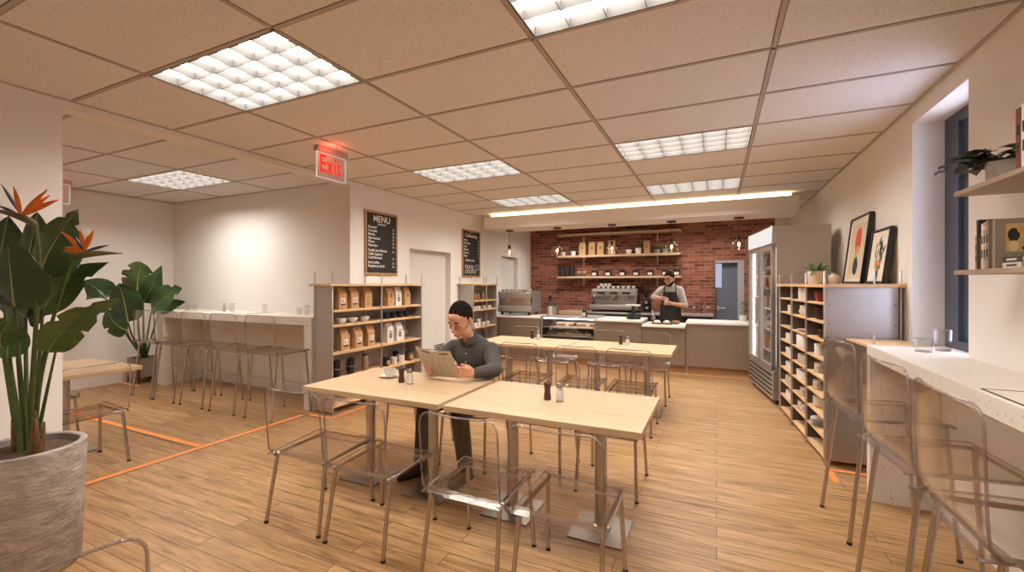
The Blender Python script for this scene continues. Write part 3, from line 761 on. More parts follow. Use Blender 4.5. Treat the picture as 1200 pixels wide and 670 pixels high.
m2 = menu('chalk menu board with cup drawings above the small cup shelf', 6.972, 7.633, 1.627, 2.52, ln)
bd = kids(m2)[0]
for k in range(9):
    y, z, r = -.20 + .085 * (k % 5), .10 + .085 * (k // 5) + .01 * (k % 2), .034
    bm = B(); tube(bm, [(.0175, y + r * math.cos(a), z + r * math.sin(a)) for a in [2 * PI * i / 14 for i in range(14)]], .005, 4, closed=True); obj('chalk_drawing', bm, 'chalk', bd)
bm = B(); tube(bm, [(.0175, .18, .14), (.0175, .25, .14), (.0175, .26, .24), (.0175, .17, .24)], .006, 4, closed=True); obj('chalk_drawing', bm, 'chalk', bd)

# exit signs
def exit_sign(label, loc):
    t = thing('exit_sign', label, 'exit sign', loc)
    bm = B(); box(bm, -.03, .03, -.19, .19, -.055, -.001, .004, 1); obj('housing', bm, pm('sign housing', S(176, 160, 150), .5), t)
    bm = B(); box(bm, -.005, .005, -.18, .18, -.30, -.055); pn = obj('clear_panel', bm, clear('frosted sign acrylic', (.9, .84, .8), .9, .1, 1.3, .34, (.92, .87, .84)), t)
    for a in ((-.18, .18, -.303, -.298), (-.182, -.178, -.30, -.055), (.178, .182, -.30, -.055), (-.178, .178, -.06, -.055)):
        bm = B(); box(bm, -.0055, .0055, *a); obj('lit_edge', bm, emit('sign edge', (1, .80, .74), .9), pn)
    rd = emit('red sign letters', (1, .012, .012), 2.2)
    text('lettering', 'Exit', .235, rd, pn, (.0062, -.155, -.240), (PI / 2, 0, PI / 2), 'LEFT', .001, .74)
    ld = bpy.data.lights.new('sign_glow_fill', 'POINT'); ld.color = (1, .10, .06); ld.energy = 1.1; ld.shadow_soft_size = .03; lo = bpy.data.objects.new('sign_glow_fill', ld); C.objects.link(lo); lo.location = (loc[0] + .13, loc[1] - .1, loc[2] - .06)  # bare point light added beside the sign to cast a red ceiling glow
    return t
exit_sign('clear hanging exit sign with red letters under the main ceiling', (-3.48, 3.205, HC))
exit_sign('second clear hanging exit sign, half hidden behind the wall end', (-7.62, 2.56, HC))
# pendant lamps
pd = thing('pendant_lamp', '', 'pendant lamp')
bm = B(); lathe(bm, [(0, 0), (.075, 0), (.075, -.022), (.0, -.024)], 20); obj('ceiling_rose', bm, 'darkmetal', pd)
bm = B(); cyl(bm, (0, 0, -.02), (0, 0, -.30), .004, n=8); obj('cord', bm, 'black', pd)
bm = B(); lathe(bm, [(0, -.29), (.028, -.295), (.03, -.345), (.02, -.36), (0, -.36)], 16); obj('socket', bm, 'darkmetal', pd)
bm = B(); lathe(bm, [(.03, -.335), (.05, -.355), (.095, -.40), (.115, -.45), (.112, -.50), (.095, -.525), (.092, -.525), (.108, -.498), (.111, -.45), (.092, -.403), (.047, -.358), (.027, -.338)], 28, closed=True); obj('glass_shade', bm, clear('pendant glass', (.985, .965, .94), .95, .02, 1.4), pd)
bm = B(); lathe(bm, [(.012, -.36), (.022, -.39), (.03, -.42), (.027, -.45), (.012, -.475), (0, -.478)], 16); obj('bulb', bm, 'glass', pd)
bm = B(); tube(bm, [(-.008, 0, -.40), (-.004, .004, -.455), (0, 0, -.41), (.004, -.004, -.455), (.008, 0, -.40)], .0045, 6); obj('filament', bm, emit('filament', (1, .62, .28), 60), pd)
pens = Placer(pd, 'glass pendant lamps under the ceiling beam')
for k, u in enumerate((597, 653, 717, 787, 866)):
    x = at(u, 262, Y=7.78).x
    pens((x, 7.78, 2.545), 0, 'glass pendant lamp over ' + ['the steel coffee machine, in front of the white wall', 'the pastry case, before the left end of the brick shelves', 'the counter in front of the kraft bags', 'the barista\'s counter, before the right end of the shelves', 'the counter by the grey door and fridge'][k])
# ================================================================== SMALL THINGS
def make_bag(paper, style):
    t = thing('coffee_bag', '', 'coffee bag'); w, d, h = .062, .042, .26
    bm = B()
    sec = [(0, w, d), (.004, w, d), (h * .66, w, d * .98), (h * .80, w * .99, d * .62), (h * .92, w * .985, .007), (h, w * .985, .006)]
    R = []
    for z, a, b in sec: R.append([bm.verts.new((x, y, z)) for x, y in ((-a, -b), (0, -b * 1.04), (a, -b), (a * .985 if b > .01 else a, 0), (a, b), (0, b * 1.04), (-a, b), (-a * .985 if b > .01 else -a, 0))])
    for p, q in zip(R, R[1:]): bridge(bm, p, q)
    bm.faces.new(R[0][::-1]); bm.faces.new(R[-1]); obj('bag_body', bm, paper, t, 20)
    bm = B(); box(bm, -w * .985, w * .985, -.011, .0105, h * .955, h * .985, .002, 1); obj('top_fold', bm, paper, t)
    y = -d * 1.045
    if style == 'label':
        bm = B(); box(bm, -.034, .034, y - .0022, y + .001, .045, .135); lb = obj('label', bm, 'paper', t)
        bm = B(); box(bm, -.034, .034, y - .0032, y - .002, .047, .066); obj('printed_band', bm, 'ink', lb)
        for k in range(3): bm = B(); box(bm, -.022, .018 - .008 * k, y - .0032, y - .002, .082 + .015 * k, .088 + .015 * k); obj('printed_line', bm, 'ink', lb)
    elif style == 'dots':
        for k in range(8): bm = B(); x, z = (-.018 if k % 2 else .018), .045 + .032 * (k // 2); r = .009 if k < 2 else .006; box(bm, x - r, x + r, y - .002, y + .001, z - r, z + r, .002, 1); obj('printed_mark', bm, 'ink', t)
    elif style == 'stamp':
        for k in range(4): bm = B(); x, z = (-.012 if k % 2 else .012), .125 + .026 * (k // 2); box(bm, x - .007, x + .007, y - .002, y + .001, z - .010, z + .010); obj('printed_mark', bm, 'ink', t)
        bm = B(); box(bm, -.014, .014, y - .002, y + .001, .06, .064); obj('printed_line', bm, 'ink', t)
    elif style == 'picture':
        bm = B(); box(bm, -.025, .025, y - .002, y + .001, .06, .118); pc_ = obj('printed_frame', bm, 'ink', t)
        bm = B(); ell(bm, (0, y - .0025, .09), (.017, .002, .022)); obj('printed_picture', bm, 'kraft', pc_)
        for k in range(2): bm = B(); box(bm, -.024, .024 - .01 * k, y - .002, y + .001, .145 - .018 * k, .151 - .018 * k); obj('printed_line', bm, 'ink', t)
    return t
bagL = Placer(make_bag('kraft', 'label'), 'coffee bags on the long shelf'); bagD = Placer(make_bag('kraft', 'dots'), 'coffee bags on the long shelf')
bagS = Placer(make_bag('kraft', 'stamp'), 'coffee bags on the long shelf'); bagW = Placer(make_bag('whitebag', 'picture'), 'coffee bags on the long shelf')
SX = -4.055
def onshelf(u, z, X=SX): p = at(u, 370, X=X); return (X, p.y, z)
RB = PI / 2
z1, z2, z3, z4, z5 = LV[4] + .0005, LV[3] + .0005, LV[2] + .0005, LV[1] + .0005, LV[0] + .0005
sc1 = (1, 1, .98)
for P_, u, z, l in ((bagL, 399, z1, 'kraft coffee bag with white label, top board, end nearest the steel side'), (bagL, 413, z1, 'kraft coffee bag with white label, top board, next to the bag with dark dots'),
                (bagD, 429, z1, 'kraft coffee bag printed with dark dots, top board of the long shelf'), (bagS, 455.5, z1, 'kraft coffee bag with small stamp, top board, left of the white bag'),
                (bagW, 464.5, z1, 'white coffee bag on the top board between two stamped kraft bags'), (bagS, 475, z1, 'kraft coffee bag with small stamp, top board, right of the white bag'),
                (bagL, 402, z3, 'kraft coffee bag on the third board, nearest the steel side'), (bagL, 418, z3, 'kraft coffee bag in the middle of three on the third board'), (bagL, 432.5, z3, 'kraft coffee bag on the third board beside the middle upright'),
                (bagW, 455, z3, 'white coffee bag with picture print, third board, beside the upright'), (bagW, 466, z3, 'white coffee bag with picture print, third board, beside the red-capped bottle')):
    P_(onshelf(u, z), RB, l)

def make_cup(name, r, h, m, handle=True, foot=.6, wall=.004, cat='cup'):
    t = thing(name, '', cat)
    bm = B(); lathe(bm, [(0, 0), (r * foot, 0), (r * foot * 1.04, .004), (r * (foot + (1 - foot) * .62), h * .32), (r * .97, h * .7), (r, h), (r - wall, h), (r * .97 - wall, h * .7), (r * (foot + (1 - foot) * .62) - wall, h * .34), (r * foot * .9, .008), (0, .008)], 24)
    obj('cup_body', bm, m, t)
    if handle:
        bm = B(); tube(bm, [(r * .9 + .004 - .004, 0, h * .82), (r + .016, 0, h * .86), (r + .026, 0, h * .62), (r + .018, 0, h * .36), (r * .82, 0, h * .3)], .0042, 6); obj('handle', bm, m, t)
    return t
bowl = Placer(make_cup('wide_cup', .062, .062, 'white', True, .5), 'wide cups on the long shelf')
for k, u in enumerate((400, 413, 427)): bowl(onshelf(u, z2), -.5, 'wide white cup on the second board, %s from the steel side' % ['first', 'second', 'third'][k])
blk = Placer(make_cup('black_cup', .042, .085, 'matblack', False, .85), 'black cups on the long shelf')
for k, u in enumerate((452.5, 460.5, 468.5, 476)): blk(onshelf(u, z2), 0, 'small black cup on the second board, %s from the middle upright' % ORD[k])
def make_bottle(name, m, capm, h=.15, r=.024):
    t = thing(name, '', 'bottle'); bm = B(); lathe(bm, [(0, 0), (r, 0), (r * 1.02, .004), (r, h * .62), (r * .5, h * .8), (r * .45, h * .84), (0, h * .84)], 18); obj('bottle_body', bm, m, t)
    bm = B(); lathe(bm, [(0, h * .82), (r * .62, h * .82), (r * .62, h), (0, h)], 16); obj('cap', bm, capm, t); return t
a = make_bottle('small_bottle', 'white', pm('red cap', S(150, 30, 40), .4), .165); a.location = onshelf(471.7, z3); a['label'] = 'small white bottle with red cap on the third board of the long shelf'
a = make_bottle('small_bottle', 'glass', 'steel', .125); a.location = onshelf(475.7, z3); a['label'] = 'small clear bottle with steel cap beside the red-capped bottle'
def make_press():
    t = thing('french_press', '', 'coffee press'); bm = B(); lathe(bm, [(0, 0), (.042, 0), (.043, .004), (.043, .105), (0, .105)], 20); obj('lower_body', bm, 'black', t)
    bm = B(); lathe(bm, [(.0445, .098), (.0445, .118), (.040, .118), (.040, .098)], 20, closed=True); obj('steel_band', bm, 'chrome', t)
    bm = B(); lathe(bm, [(.041, .118), (.042, .185), (.040, .2), (.012, .205), (.010, .218), (0, .218)], 20); obj('lid', bm, 'black', t)
    bm = B(); tube(bm, [(.042, 0, .17), (.07, 0, .17), (.072, 0, .07), (.042, 0, .06)], .006, 6); obj('handle', bm, 'black', t); return t
prs = Placer(make_press(), 'black coffee presses on the long shelf')
prs(onshelf(394.5, z4), -PI / 2, 'black coffee press with steel band, fourth board, nearest the steel side'); prs(onshelf(411, z4), -PI / 2, 'black coffee press with steel band, fourth board, next to the brown flask')
t = thing('flask', 'brown-fronted dark flask on the fourth board of the long shelf', 'flask', onshelf(428, z4))
bm = B(); lathe(bm, [(0, 0), (.036, 0), (.038, .01), (.038, .18), (.03, .195), (0, .197)], 20); obj('flask_body', bm, pm('taupe enamel', S(150, 116, 92), .4), t)
bm = B(); lathe(bm, [(0, .195), (.028, .195), (.028, .215), (0, .217)], 16); obj('lid', bm, 'black', t)
mug = Placer(make_cup('mug', .045, .095, 'white', True, .85), 'mugs on the long shelf')
mug(onshelf(461.5, z4), -.6, 'white mug on the fourth board beside the black tin, handle towards us'); mug(onshelf(470.5, z4), -.6, 'white mug on the fourth board next to the patterned tin')
def make_tin(name, m, h, r, lab, loc):
    t = thing(name, lab, 'tin', loc); bm = B(); lathe(bm, [(0, 0), (r, 0), (r, h), (0, h)], 24); obj('tin_body', bm, m, t)
    bm = B(); lathe(bm, [(0, h), (r * 1.03, h), (r * 1.03, h + .014), (r * .5, h + .02), (0, h + .02)], 24); obj('lid', bm, 'black', t)
    bm = B(); box(bm, r * .75, r + .001, -r * .6, r * .6, h * .2, h * .75); obj('label', bm, 'kraft', t); return t
make_tin('tin', 'matblack', .10, .045, 'black tin with small label on the fourth board beside the middle upright', onshelf(452.5, z4))
make_tin('tin', pm('patterned tin', S(90, 60, 50), .5, var=.8, scale=40), .12, .055, 'dark patterned tin on the fourth board, end of the long shelf', onshelf(479, z4))
make_tin('tin', 'matblack', .135, .04, 'taller black tin behind the mugs on the fourth board', (SX - .12, onshelf(470, z4)[1] + .03, z4))
# small cup shelf
SX2 = -4.03
jar = Placer(make_bottle('spice_jar', pm('brown spice', S(150, 100, 62), .5), 'steel', .13, .03), 'jars on the small cup shelf')
for k, u in enumerate((556.8, 560.5, 566)): jar(onshelf(u, z1, SX2), 0, 'brown filled jar on the top board of the small cup shelf, %s' % ['behind the post', 'second of three', 'nearest the drinking glasses'][k])
def make_glass(name, r, h, fill=None):
    t = thing(name, '', 'glass'); bm = B(); lathe(bm, [(0, 0), (r * .88, 0), (r, h), (r - .0025, h), (r * .88 - .003, .010), (0, .010)], 24); obj('glass_body', bm, 'glass', t)
    bm = B(); lathe(bm, [(r - .0005, h - .0015), (r + .0008, h), (r - .001, h + .0012), (r - .003, h)], 24, closed=True); obj('rim', bm, 'shelledge', t)
    bm = B(); lathe(bm, [(0, .001), (r * .87, .001), (r * .87, .004), (0, .004)], 24); obj('thick_base', bm, 'shelledge', t); return t
gl = Placer(make_glass('drinking_glass', .03, .10), 'glasses on the small cup shelf')
for k, u in enumerate((571, 574, 577)): gl(onshelf(u, z1, SX2), 0, 'clear drinking glass on the top board of the small cup shelf, %s' % ['beside the brown jars', 'middle of three', 'nearest the outer post'][k])
wc = Placer(make_cup('white_cup', .042, .058, 'white', False, .6), 'white cups on the small cup shelf')
for k, u in enumerate((556.5, 561, 567, 573)): wc(onshelf(u, z2, SX2), 0, 'white cup on the second board of the small cup shelf, %s from the left' % ORD[k])
for k, u in enumerate((556.8, 561, 566, 571)): wc(onshelf(u, z3, SX2), 0, 'white cup on the third board of the small cup shelf, %s from the left' % ORD[k], None, (1, 1, 1.25))
wc((SX2, onshelf(561, z3, SX2)[1], z3 + .074), 0, 'white cup stacked upside on another on the third board of the small cup shelf')
t = thing('wooden_box', 'low wooden box on the fourth board of the small cup shelf', 'box', onshelf(575, z4, SX2)); bm = B(); box(bm, -.07, .05, -.05, .05, 0, .07); obj('box_body', bm, 'oakedge', t); bm = B(); box(bm, -.072, .052, -.052, .052, .07, .08, .002, 1); obj('lid', bm, 'oakedge', t)

# shakers, cup and saucer on the tables
def make_pepper():
    t = thing('pepper_mill', '', 'pepper mill'); bm = B()
    lathe(bm, [(0, 0), (.023, 0), (.024, .004), (.022, .03), (.019, .055), (.0185, .07), (.023, .076), (.0225, .083), (.016, .088)], 20); obj('mill_body', bm, 'brown', t)
    bm = B(); lathe(bm, [(.015, .086), (.024, .092), (.025, .108), (.019, .116), (.006, .119), (.006, .124), (0, .125)], 20); obj('mill_head', bm, 'brown', t); return t
def make_salt():
    t = thing('salt_shaker', '', 'salt shaker'); bm = B()
    lathe(bm, [(0, 0), (.025, 0), (.026, .004), (.026, .06), (.019, .078), (.019, .086), (.0165, .086), (.0165, .078), (.0235, .06), (.0235, .006), (0, .006)], 24); obj('glass_body', bm, 'glass', t)
    bm = B(); lathe(bm, [(0, .0065), (.0232, .0065), (.0232, .058), (.018, .072), (0, .073)], 24); obj('salt_fill', bm, 'salt', t)
    bm = B(); lathe(bm, [(.0175, .084), (.022, .086), (.022, .106), (.017, .114), (0, .117)], 24); obj('shaker_cap', bm, 'chrome', t); return t
pep, salt = Placer(make_pepper(), 'pepper mills on the tables'), Placer(make_salt(), 'salt shakers on the tables')
for (u, v), (u2, v2), l in (((641.5, 468), (656, 470), 'on the shaker table beside the empty chairs'), ((470.5, 448), (480, 450), 'on the reading man\'s table'), ((623.7, 396.5), (631, 397.5), 'on the rear table by the pastry case'), ((727.5, 403.5), (735.5, 404.5), 'on the rear table end near the fridge')):
    pep((*at(u, v, z=.75)[:2], .7505), 0, 'dark wooden pepper mill ' + l); salt((*at(u2, v2, z=.75)[:2], .7505), 0, 'glass salt shaker with steel cap ' + l)
p = at(457, 440, z=.76)
t = thing('saucer', 'white saucer under the coffee cup on the reading man\'s table', 'saucer', (p.x, p.y, .7505)); bm = B(); lathe(bm, [(0, 0), (.04, 0), (.075, .012), (.077, .014), (.072, .0135), (.04, .004), (0, .004)], 32); obj('plate', bm, 'white', t)
cc = make_cup('coffee_cup', .046, .058, 'white', True, .5); cc.location = (p.x, p.y, .755); cc['label'] = 'white coffee cup on a saucer on the reading man\'s table'; cc.rotation_euler = (0, 0, .5)
bm = B(); lathe(bm, [(0, .046), (.040, .046), (.040, .047), (0, .047)], 24); obj('coffee', bm, 'brown', cc)

# side-room bar things
t2 = Placer(make_glass('tumbler', .036, .095), 'glasses on the side room bar')
for u, l in ((272, 'clear tumbler on the side room bar, second upright glass'), (310.5, 'clear tumbler on the side room bar, middle of the counter'), (351, 'low clear tumbler on the side room bar beside the coffee shelf'), (360, 'clear tumbler at the shelf end of the side room bar')):
    q = at(u, 366, Y=4.05); t2((q.x, 4.05, 1.1005), 0, l, None, (1, 1, .8 if u == 351 else 1.15))
for u in (220, 228):
    q = at(u, 363, Y=3.98); t2((q.x, 3.98, 1.1005), 0, 'clear tumbler at the plant end of the side room bar, %s' % ('outer of the pair' if u == 220 else 'inner of the pair'), None, (1.15, 1.15, .8))
a = make_bottle('steel_shaker', 'steel', 'steel', .13, .018); q = at(263, 365, Y=3.95); a.location = (q.x, 3.95, 1.1005); a['label'] = 'slim steel shaker standing on the side room bar'
mat_ = thing('placemat', '', 'placemat'); bm = B(); box(bm, -.21, .21, -.15, .15, 0, .002); obj('sheet', bm, 'paper', mat_)
bm = B()
for a_ in ((-.212, .212, -.153, -.148), (-.212, .212, .148, .153), (-.212, -.207, -.148, .148), (.207, .212, -.148, .148)): box(bm, *a_, .0, .0032)
obj('dark_border', bm, 'black', mat_)
for k in range(3): bm = B(); box(bm, .06, .15 - .02 * k, .02 - k * .02, .026 - k * .02, .0021, .0026); obj('printed_line', bm, 'ink', mat_)
pm_ = Placer(mat_, 'printed placemats on the bars')
pm_((1.13, 2.22, 1.0705), PI / 2, 'printed placemat with dark border on the window bar')
for u, l in ((238, 'pale placemat on the side room bar near the plant'), (296, 'pale placemat on the middle of the side room bar')): q = at(u, 368, Y=3.95); pm_((q.x, 3.95, 1.1005), 0, l)
lg, tg = make_glass('low_glass', .048, .082), make_glass('tall_glass', .043, .135)
q = at(1082, 412, z=1.07); lg.location = (q.x, q.y, 1.0705); lg['label'] = 'low wide clear glass on the window bar'
q = at(1105, 411, z=1.07); tg.location = (q.x, q.y, 1.0705); tg['label'] = 'tall clear glass on the window bar by the window'

# things on and in the cubby shelf
def cubloc(row, y, x, dz=0): v = CUB @ Vector((x, y, 0)); return (v.x, v.y, 1.5 - .028 - .0 - 0 if False else CZ[8 - row] + .0005 + dz)
whc = Placer(make_cup('cubby_mug', .04, .085, 'white', True, .9), 'white mugs in the cubby shelf')
cyl_ = thing('canister', '', 'canister'); bm = B(); lathe(bm, [(0, 0), (.047, 0), (.049, .004), (.049, .118), (.046, .122), (0, .123)], 24); obj('canister_body', bm, 'white', cyl_)
bm = B(); lathe(bm, [(.0492, .1), (.0505, .103), (.0492, .106)], 24); obj('rim_band', bm, 'paper', cyl_)
can = Placer(cyl_, 'white canisters in the cubby shelf')
pla = thing('stacked_plate', '', 'plate'); bm = B(); lathe(bm, [(0, 0), (.05, 0), (.095, .012), (.097, .015), (.05, .004), (0, .004)], 28); obj('plate', bm, 'white', pla); plate = Placer(pla, 'plates in the cubby shelf')
bwl = Placer(make_cup('bowl', .07, .05, 'white', False, .5, cat='bowl'), 'white bowls in the cubby shelf')
wbw = Placer(make_cup('wooden_bowl', .085, .03, 'brown', False, .7, cat='bowl'), 'wooden dishes in the cubby shelf')
glz = Placer(make_cup('red_bowl', .05, .075, 'wine', False, .7, cat='bowl'), 'red glazed cups in the cubby shelf')
pat = Placer(make_cup('patterned_mug', .044, .09, pm('speckled glaze', S(200, 190, 180), .4, var=.75, scale=26), True, .85), 'patterned mugs in the cubby shelf')
cols = ['fridge side', 'middle', 'steel side']; rows_ = ['top row', 'second row', 'third row', 'fourth row', 'fifth row', 'sixth row', 'seventh row', 'eighth row', 'bottom row']
yc = lambda c, f: CY[2 - c] + .02 + f * .5                                     # f: 0 near end .. 1 far end of the cell
def cell(P_, row, c, f, x, what, dz=0, rz=0, sc=None): return P_(cubloc(row, yc(c, .36 + f * .9), max(.055, x * .6) if P_ not in (plate, wbw, bwl) else max(.085, x * .75), dz), rz, '%s in the %s, cubby %s' % (what, rows_[row], cols[c]), None, sc)
cell(can, 0, 1, .30, .10, 'white canister standing left', 0); cell(can, 0, 1, .08, .12, 'white canister against the divider', 0, 0, (.8, .8, .9))
cell(glz, 0, 2, .18, .10, 'red glazed cup', 0); cell(glz, 0, 2, .5, .16, 'larger red glazed cup', 0, 0, (1.3, 1.3, 1.3)); cell(glz, 0, 2, .3, .06, 'little red glazed cup', 0, 0, (.55, .55, .5))
cell(whc, 1, 0, .12, .08, 'white mug')
for k in range(3): cell(bwl, 1, 1, .22, .10, '%s white bowl of the stack' % ['lowest', 'middle', 'topmost'][k], .026 * k)
cell(bwl, 1, 1, .52, .10, 'single dark-shaded white bowl', 0, 0, (.7, .7, 1))
for k in range(4): cell(wbw, 1, 2, .35, .13, '%s wooden dish of the stack' % ['lowest', 'second', 'third', 'topmost'][k], .024 * k)
for k in range(2): cell(plate, 2, 1, .25, .12, '%s plate of a low pair' % ['lower', 'upper'][k], .007 * k)
for k in range(3): cell(wbw, 2, 2, .12, .11, '%s wooden dish of the stack' % ['lowest', 'middle', 'topmost'][k], .024 * k, 0, (.8, .8, 1))
for k in range(2): cell(whc, 3, 0, .10 + .22 * k, .07, 'white mug, %s one' % ['near', 'far'][k])
cell(can, 3, 1, .14, .08, 'white canister, near one'); cell(can, 3, 1, .40, .08, 'white canister, far one')
cell(whc, 3, 2, .34, .09, 'tall pale mug', 0, 0, (1, 1, 1.2))
for k in range(2): cell(whc, 4, 0, .1 + .22 * k, .07, 'white mug, %s one' % ['near', 'far'][k])
for k in range(2): cell(pat, 4, 1, .12 + .24 * k, .08, 'dark speckled mug, %s one' % ['near', 'far'][k])
cell(pat, 4, 2, .35, .10, 'dark speckled mug')
for k in range(2): cell(whc, 5, 0, .1 + .22 * k, .07, 'white mug, %s one' % ['near', 'far'][k])
for k in range(3): cell(whc, 5, 1, .1 + .2 * k, .08, 'white mug, %s from the near end' % ORD[k])
cell(pat, 5, 2, .45, .10, 'dark speckled mug')
for k in range(2): cell(pat, 6, 0, .1 + .22 * k, .07, 'dark speckled mug, %s one' % ['near', 'far'][k])
cell(pat, 6, 1, .15, .08, 'dark speckled mug')
for k in range(3): cell(bwl, 6, 2, .45, .1, '%s white bowl of the stack' % ['lowest', 'middle', 'topmost'][k], .026 * k)
for k in range(2): cell(whc, 7, 0, .1 + .22 * k, .07, 'white mug, %s one' % ['near', 'far'][k])
for k in range(2): cell(pat, 7, 1, .12 + .24 * k, .08, 'dark speckled mug, %s one' % ['near', 'far'][k])
for k in range(6): cell(plate, 7, 2, .40, .12, '%s plate of the tall stack' % ORD[k], .011 * k)
# on top of the cubby
q = at(957.5, 329, X=.90); TOPZ = 1.4985
t = thing('potted_plant', 'spiky green plant in beige ribbed pot on the cubby shelf', 'plant', (.90, q.y, TOPZ))
bm = B(); lathe(bm, [(0, 0), (.07, 0), (.074, .006), (.079, .05), (.08, .115), (.081, .125), (.073, .125), (.07, .1), (0, .1)], 28); obj('pot', bm, pm('beige ribbed clay', S(206, 182, 160), .8, bump=.3, bscale=3, stretch=(1, 1, 40)), t)
bm = B(); lathe(bm, [(0, .106), (.071, .103), (.071, .099), (0, .099)], 20); obj('soil', bm, 'soil', t)
random.seed(3)
def blade(bm, base, d, L_, w, droop, n=7, fold=.25):
    d = Vector(d).normalized(); side = d.cross(Vector((0, 0, 1))); side = side.normalized() if side.length > .01 else Vector((1, 0, 0)); rows = []; p = Vector(base)
    for k in range(n + 1):
        s = k / n; ww = w * math.sin(PI * min(1, .12 + .88 * (1 - (1 - s)) * .98 + .0)) ** .7 if s < 1 else 0.0005
        ww = w * (math.sin(PI * (.14 + .86 * s)) ** .8 if s < .995 else .02)
        u = Vector((0, 0, 1)); rows.append([p - side * ww + u * ww * fold, p, p + side * ww + u * ww * fold])
        d = (d + Vector((0, 0, -droop / n))).normalized(); p = p + d * (L_ / n)
    sheet(bm, rows)
for k in range(22):
    a = k * 2.4; e = random.uniform(.25, 1.5) if k > 6 else random.uniform(1.4, 3); bm = B()
    blade(bm, (.02 * math.cos(a), .02 * math.sin(a), .105), (math.cos(a), math.sin(a), e), random.uniform(.11, .18), .014, random.uniform(.5, 1.3)); thicken(bm, .001)
    obj('leaf', bm, pm('bright leaf', S(74, 112, 50), .45, var=.3, scale=20) if k == 0 else bpy.data.materials['bright leaf'], t, 60)
q = at(979.5, 328, X=1.04)
t = thing('stoneware_jug', 'small beige stoneware jug beside the spiky plant on the cubby shelf', 'jug', (1.12, 5.62, TOPZ))
bm = B(); lathe(bm, [(0, 0), (.05, 0), (.053, .006), (.054, .06), (.045, .085), (.022, .1), (.02, .112), (.024, .116), (.016, .116), (0, .1)], 24); obj('jug_body', bm, pm('beige stoneware', S(206, 184, 160), .6), t)
bm = B(); tube(bm, [(0, .02, .112), (0, .035, .135), (0, 0, .15), (0, -.035, .135), (0, -.02, .112)], .004, 6); obj('wire_handle', bm, 'darkmetal', t)
t = thing('small_beaker', 'tiny brown beaker next to the stoneware jug', 'beaker', (1.03, 5.60, TOPZ)); bm = B(); lathe(bm, [(0, 0), (.03, 0), (.032, .07), (.029, .07), (.027, .006), (0, .006)], 20); obj('beaker_body', bm, 'oakedge', t)
def frame(name, lab, y0, y1, h, xb, xt):
    t = thing(name, lab, 'framed picture', (xb, (y0 + y1) / 2, TOPZ + .005)); t.rotation_euler = (0, math.atan2(xt - xb, h), 0); w = (y1 - y0) / 2; f = .018
    for a, b, c, d in ((-w, w, 0, f), (-w, w, h - f, h), (-w, -w + f, f, h - f), (w - f, w, f, h - f)):
        bm = B(); box(bm, 0, .035, a, b, c, d, .001, 1); obj('frame_bar', bm, 'brown' if False else 'black', t)
    bm = B(); box(bm, .012, .03, -w + f, w - f, f, h - f); bk_ = obj('picture_sheet', bm, pm('cream print', S(232, 222, 206), .7), t); return t, bk_, w, h
t, s_, w, h = frame('framed_print', 'taller framed abstract print with red and dark blue shapes leaning on the wall', 5.10, 5.74, .675, 1.215, 1.292)
def blob2(bm, cy, cz, ry, rz, x, n=20, wob=.1, seed=1):
    random.seed(seed); ph = random.random() * 6; P = [(-(cy + ry * math.cos(a) * (1 + wob * math.sin(2 * a + ph))), cz + rz * math.sin(a) * (1 + wob * math.cos(3 * a + ph))) for a in [2 * PI * i / n for i in range(n)]]
    prism(bm, P, (x, 0, 0), (0, -1, 0), (0, 0, 1), (-1, 0, 0), .0012)
bm = B(); box(bm, .0105, .0122, -.24, .24, .05, .60); obj('print_ground', bm, pm('print ground', S(216, 200, 178), .7), s_)
for cy, cz, ry, rz, col, sd, nm in ((-.03, .43, .10, .13, S(222, 80, 40), 2, 'red_shape'), (-.055, .33, .05, .045, S(232, 172, 50), 5, 'yellow_shape'), (-.03, .17, .075, .09, S(40, 46, 66), 4, 'blue_shape'), (.14, .16, .03, .075, S(224, 186, 110), 9, 'ochre_shape')):
    bm = B(); blob2(bm, cy, cz, ry, rz, .0105 if nm != 'yellow_shape' else .0100, 22, .08, sd); obj(nm, bm, pm(nm, col, .7), s_)
bm = B(); tube(bm, [(.0098, .0, .33), (.0098, .03, .25), (.0098, .02, .2)], .002, 4); obj('drawn_line', bm, 'ink', s_)
t, s_, w, h = frame('framed_print', 'smaller framed print of green leaves and an orange flower leaning on the wall', 4.56, 5.03, .475, 1.232, 1.29)
random.seed(12)
for k in range(26):
    a = random.uniform(-.6, .9); y0, z0 = random.uniform(-.10, .08), random.uniform(.10, .33); L_ = random.uniform(.05, .11); dy, dz = math.sin(a) * L_, math.cos(a) * L_; nn = random.uniform(.010, .02)
    P = [(-y0, z0), (-(y0 + dy * .5 + nn * math.cos(a)), z0 + dz * .5 - nn * math.sin(a)), (-(y0 + dy), z0 + dz), (-(y0 + dy * .5 - nn * math.cos(a)), z0 + dz * .5 + nn * math.sin(a))]
    bm = B(); prism(bm, P, (.0115 - .0001 * k, 0, 0), (0, -1, 0), (0, 0, 1), (-1, 0, 0), .0006); obj('painted_leaf', bm, pm('painted leaf', S(40, 70, 42), .7) if k == 0 else (bpy.data.materials['painted leaf'] if k % 3 else M['ink']), s_)
for k, (cy, cz, ry, rz, c) in enumerate(((-.01, .17, .07, .025, S(206, 120, 50)), (-.03, .14, .06, .02, S(130, 130, 60)), (-.02, .07, .03, .05, S(40, 60, 40)))): bm = B(); blob2(bm, cy, cz, ry, rz, .0085 - .0002 * k, 16, .12, k); obj('painted_flower', bm, pm('painted flower %d' % k, c, .7), s_)

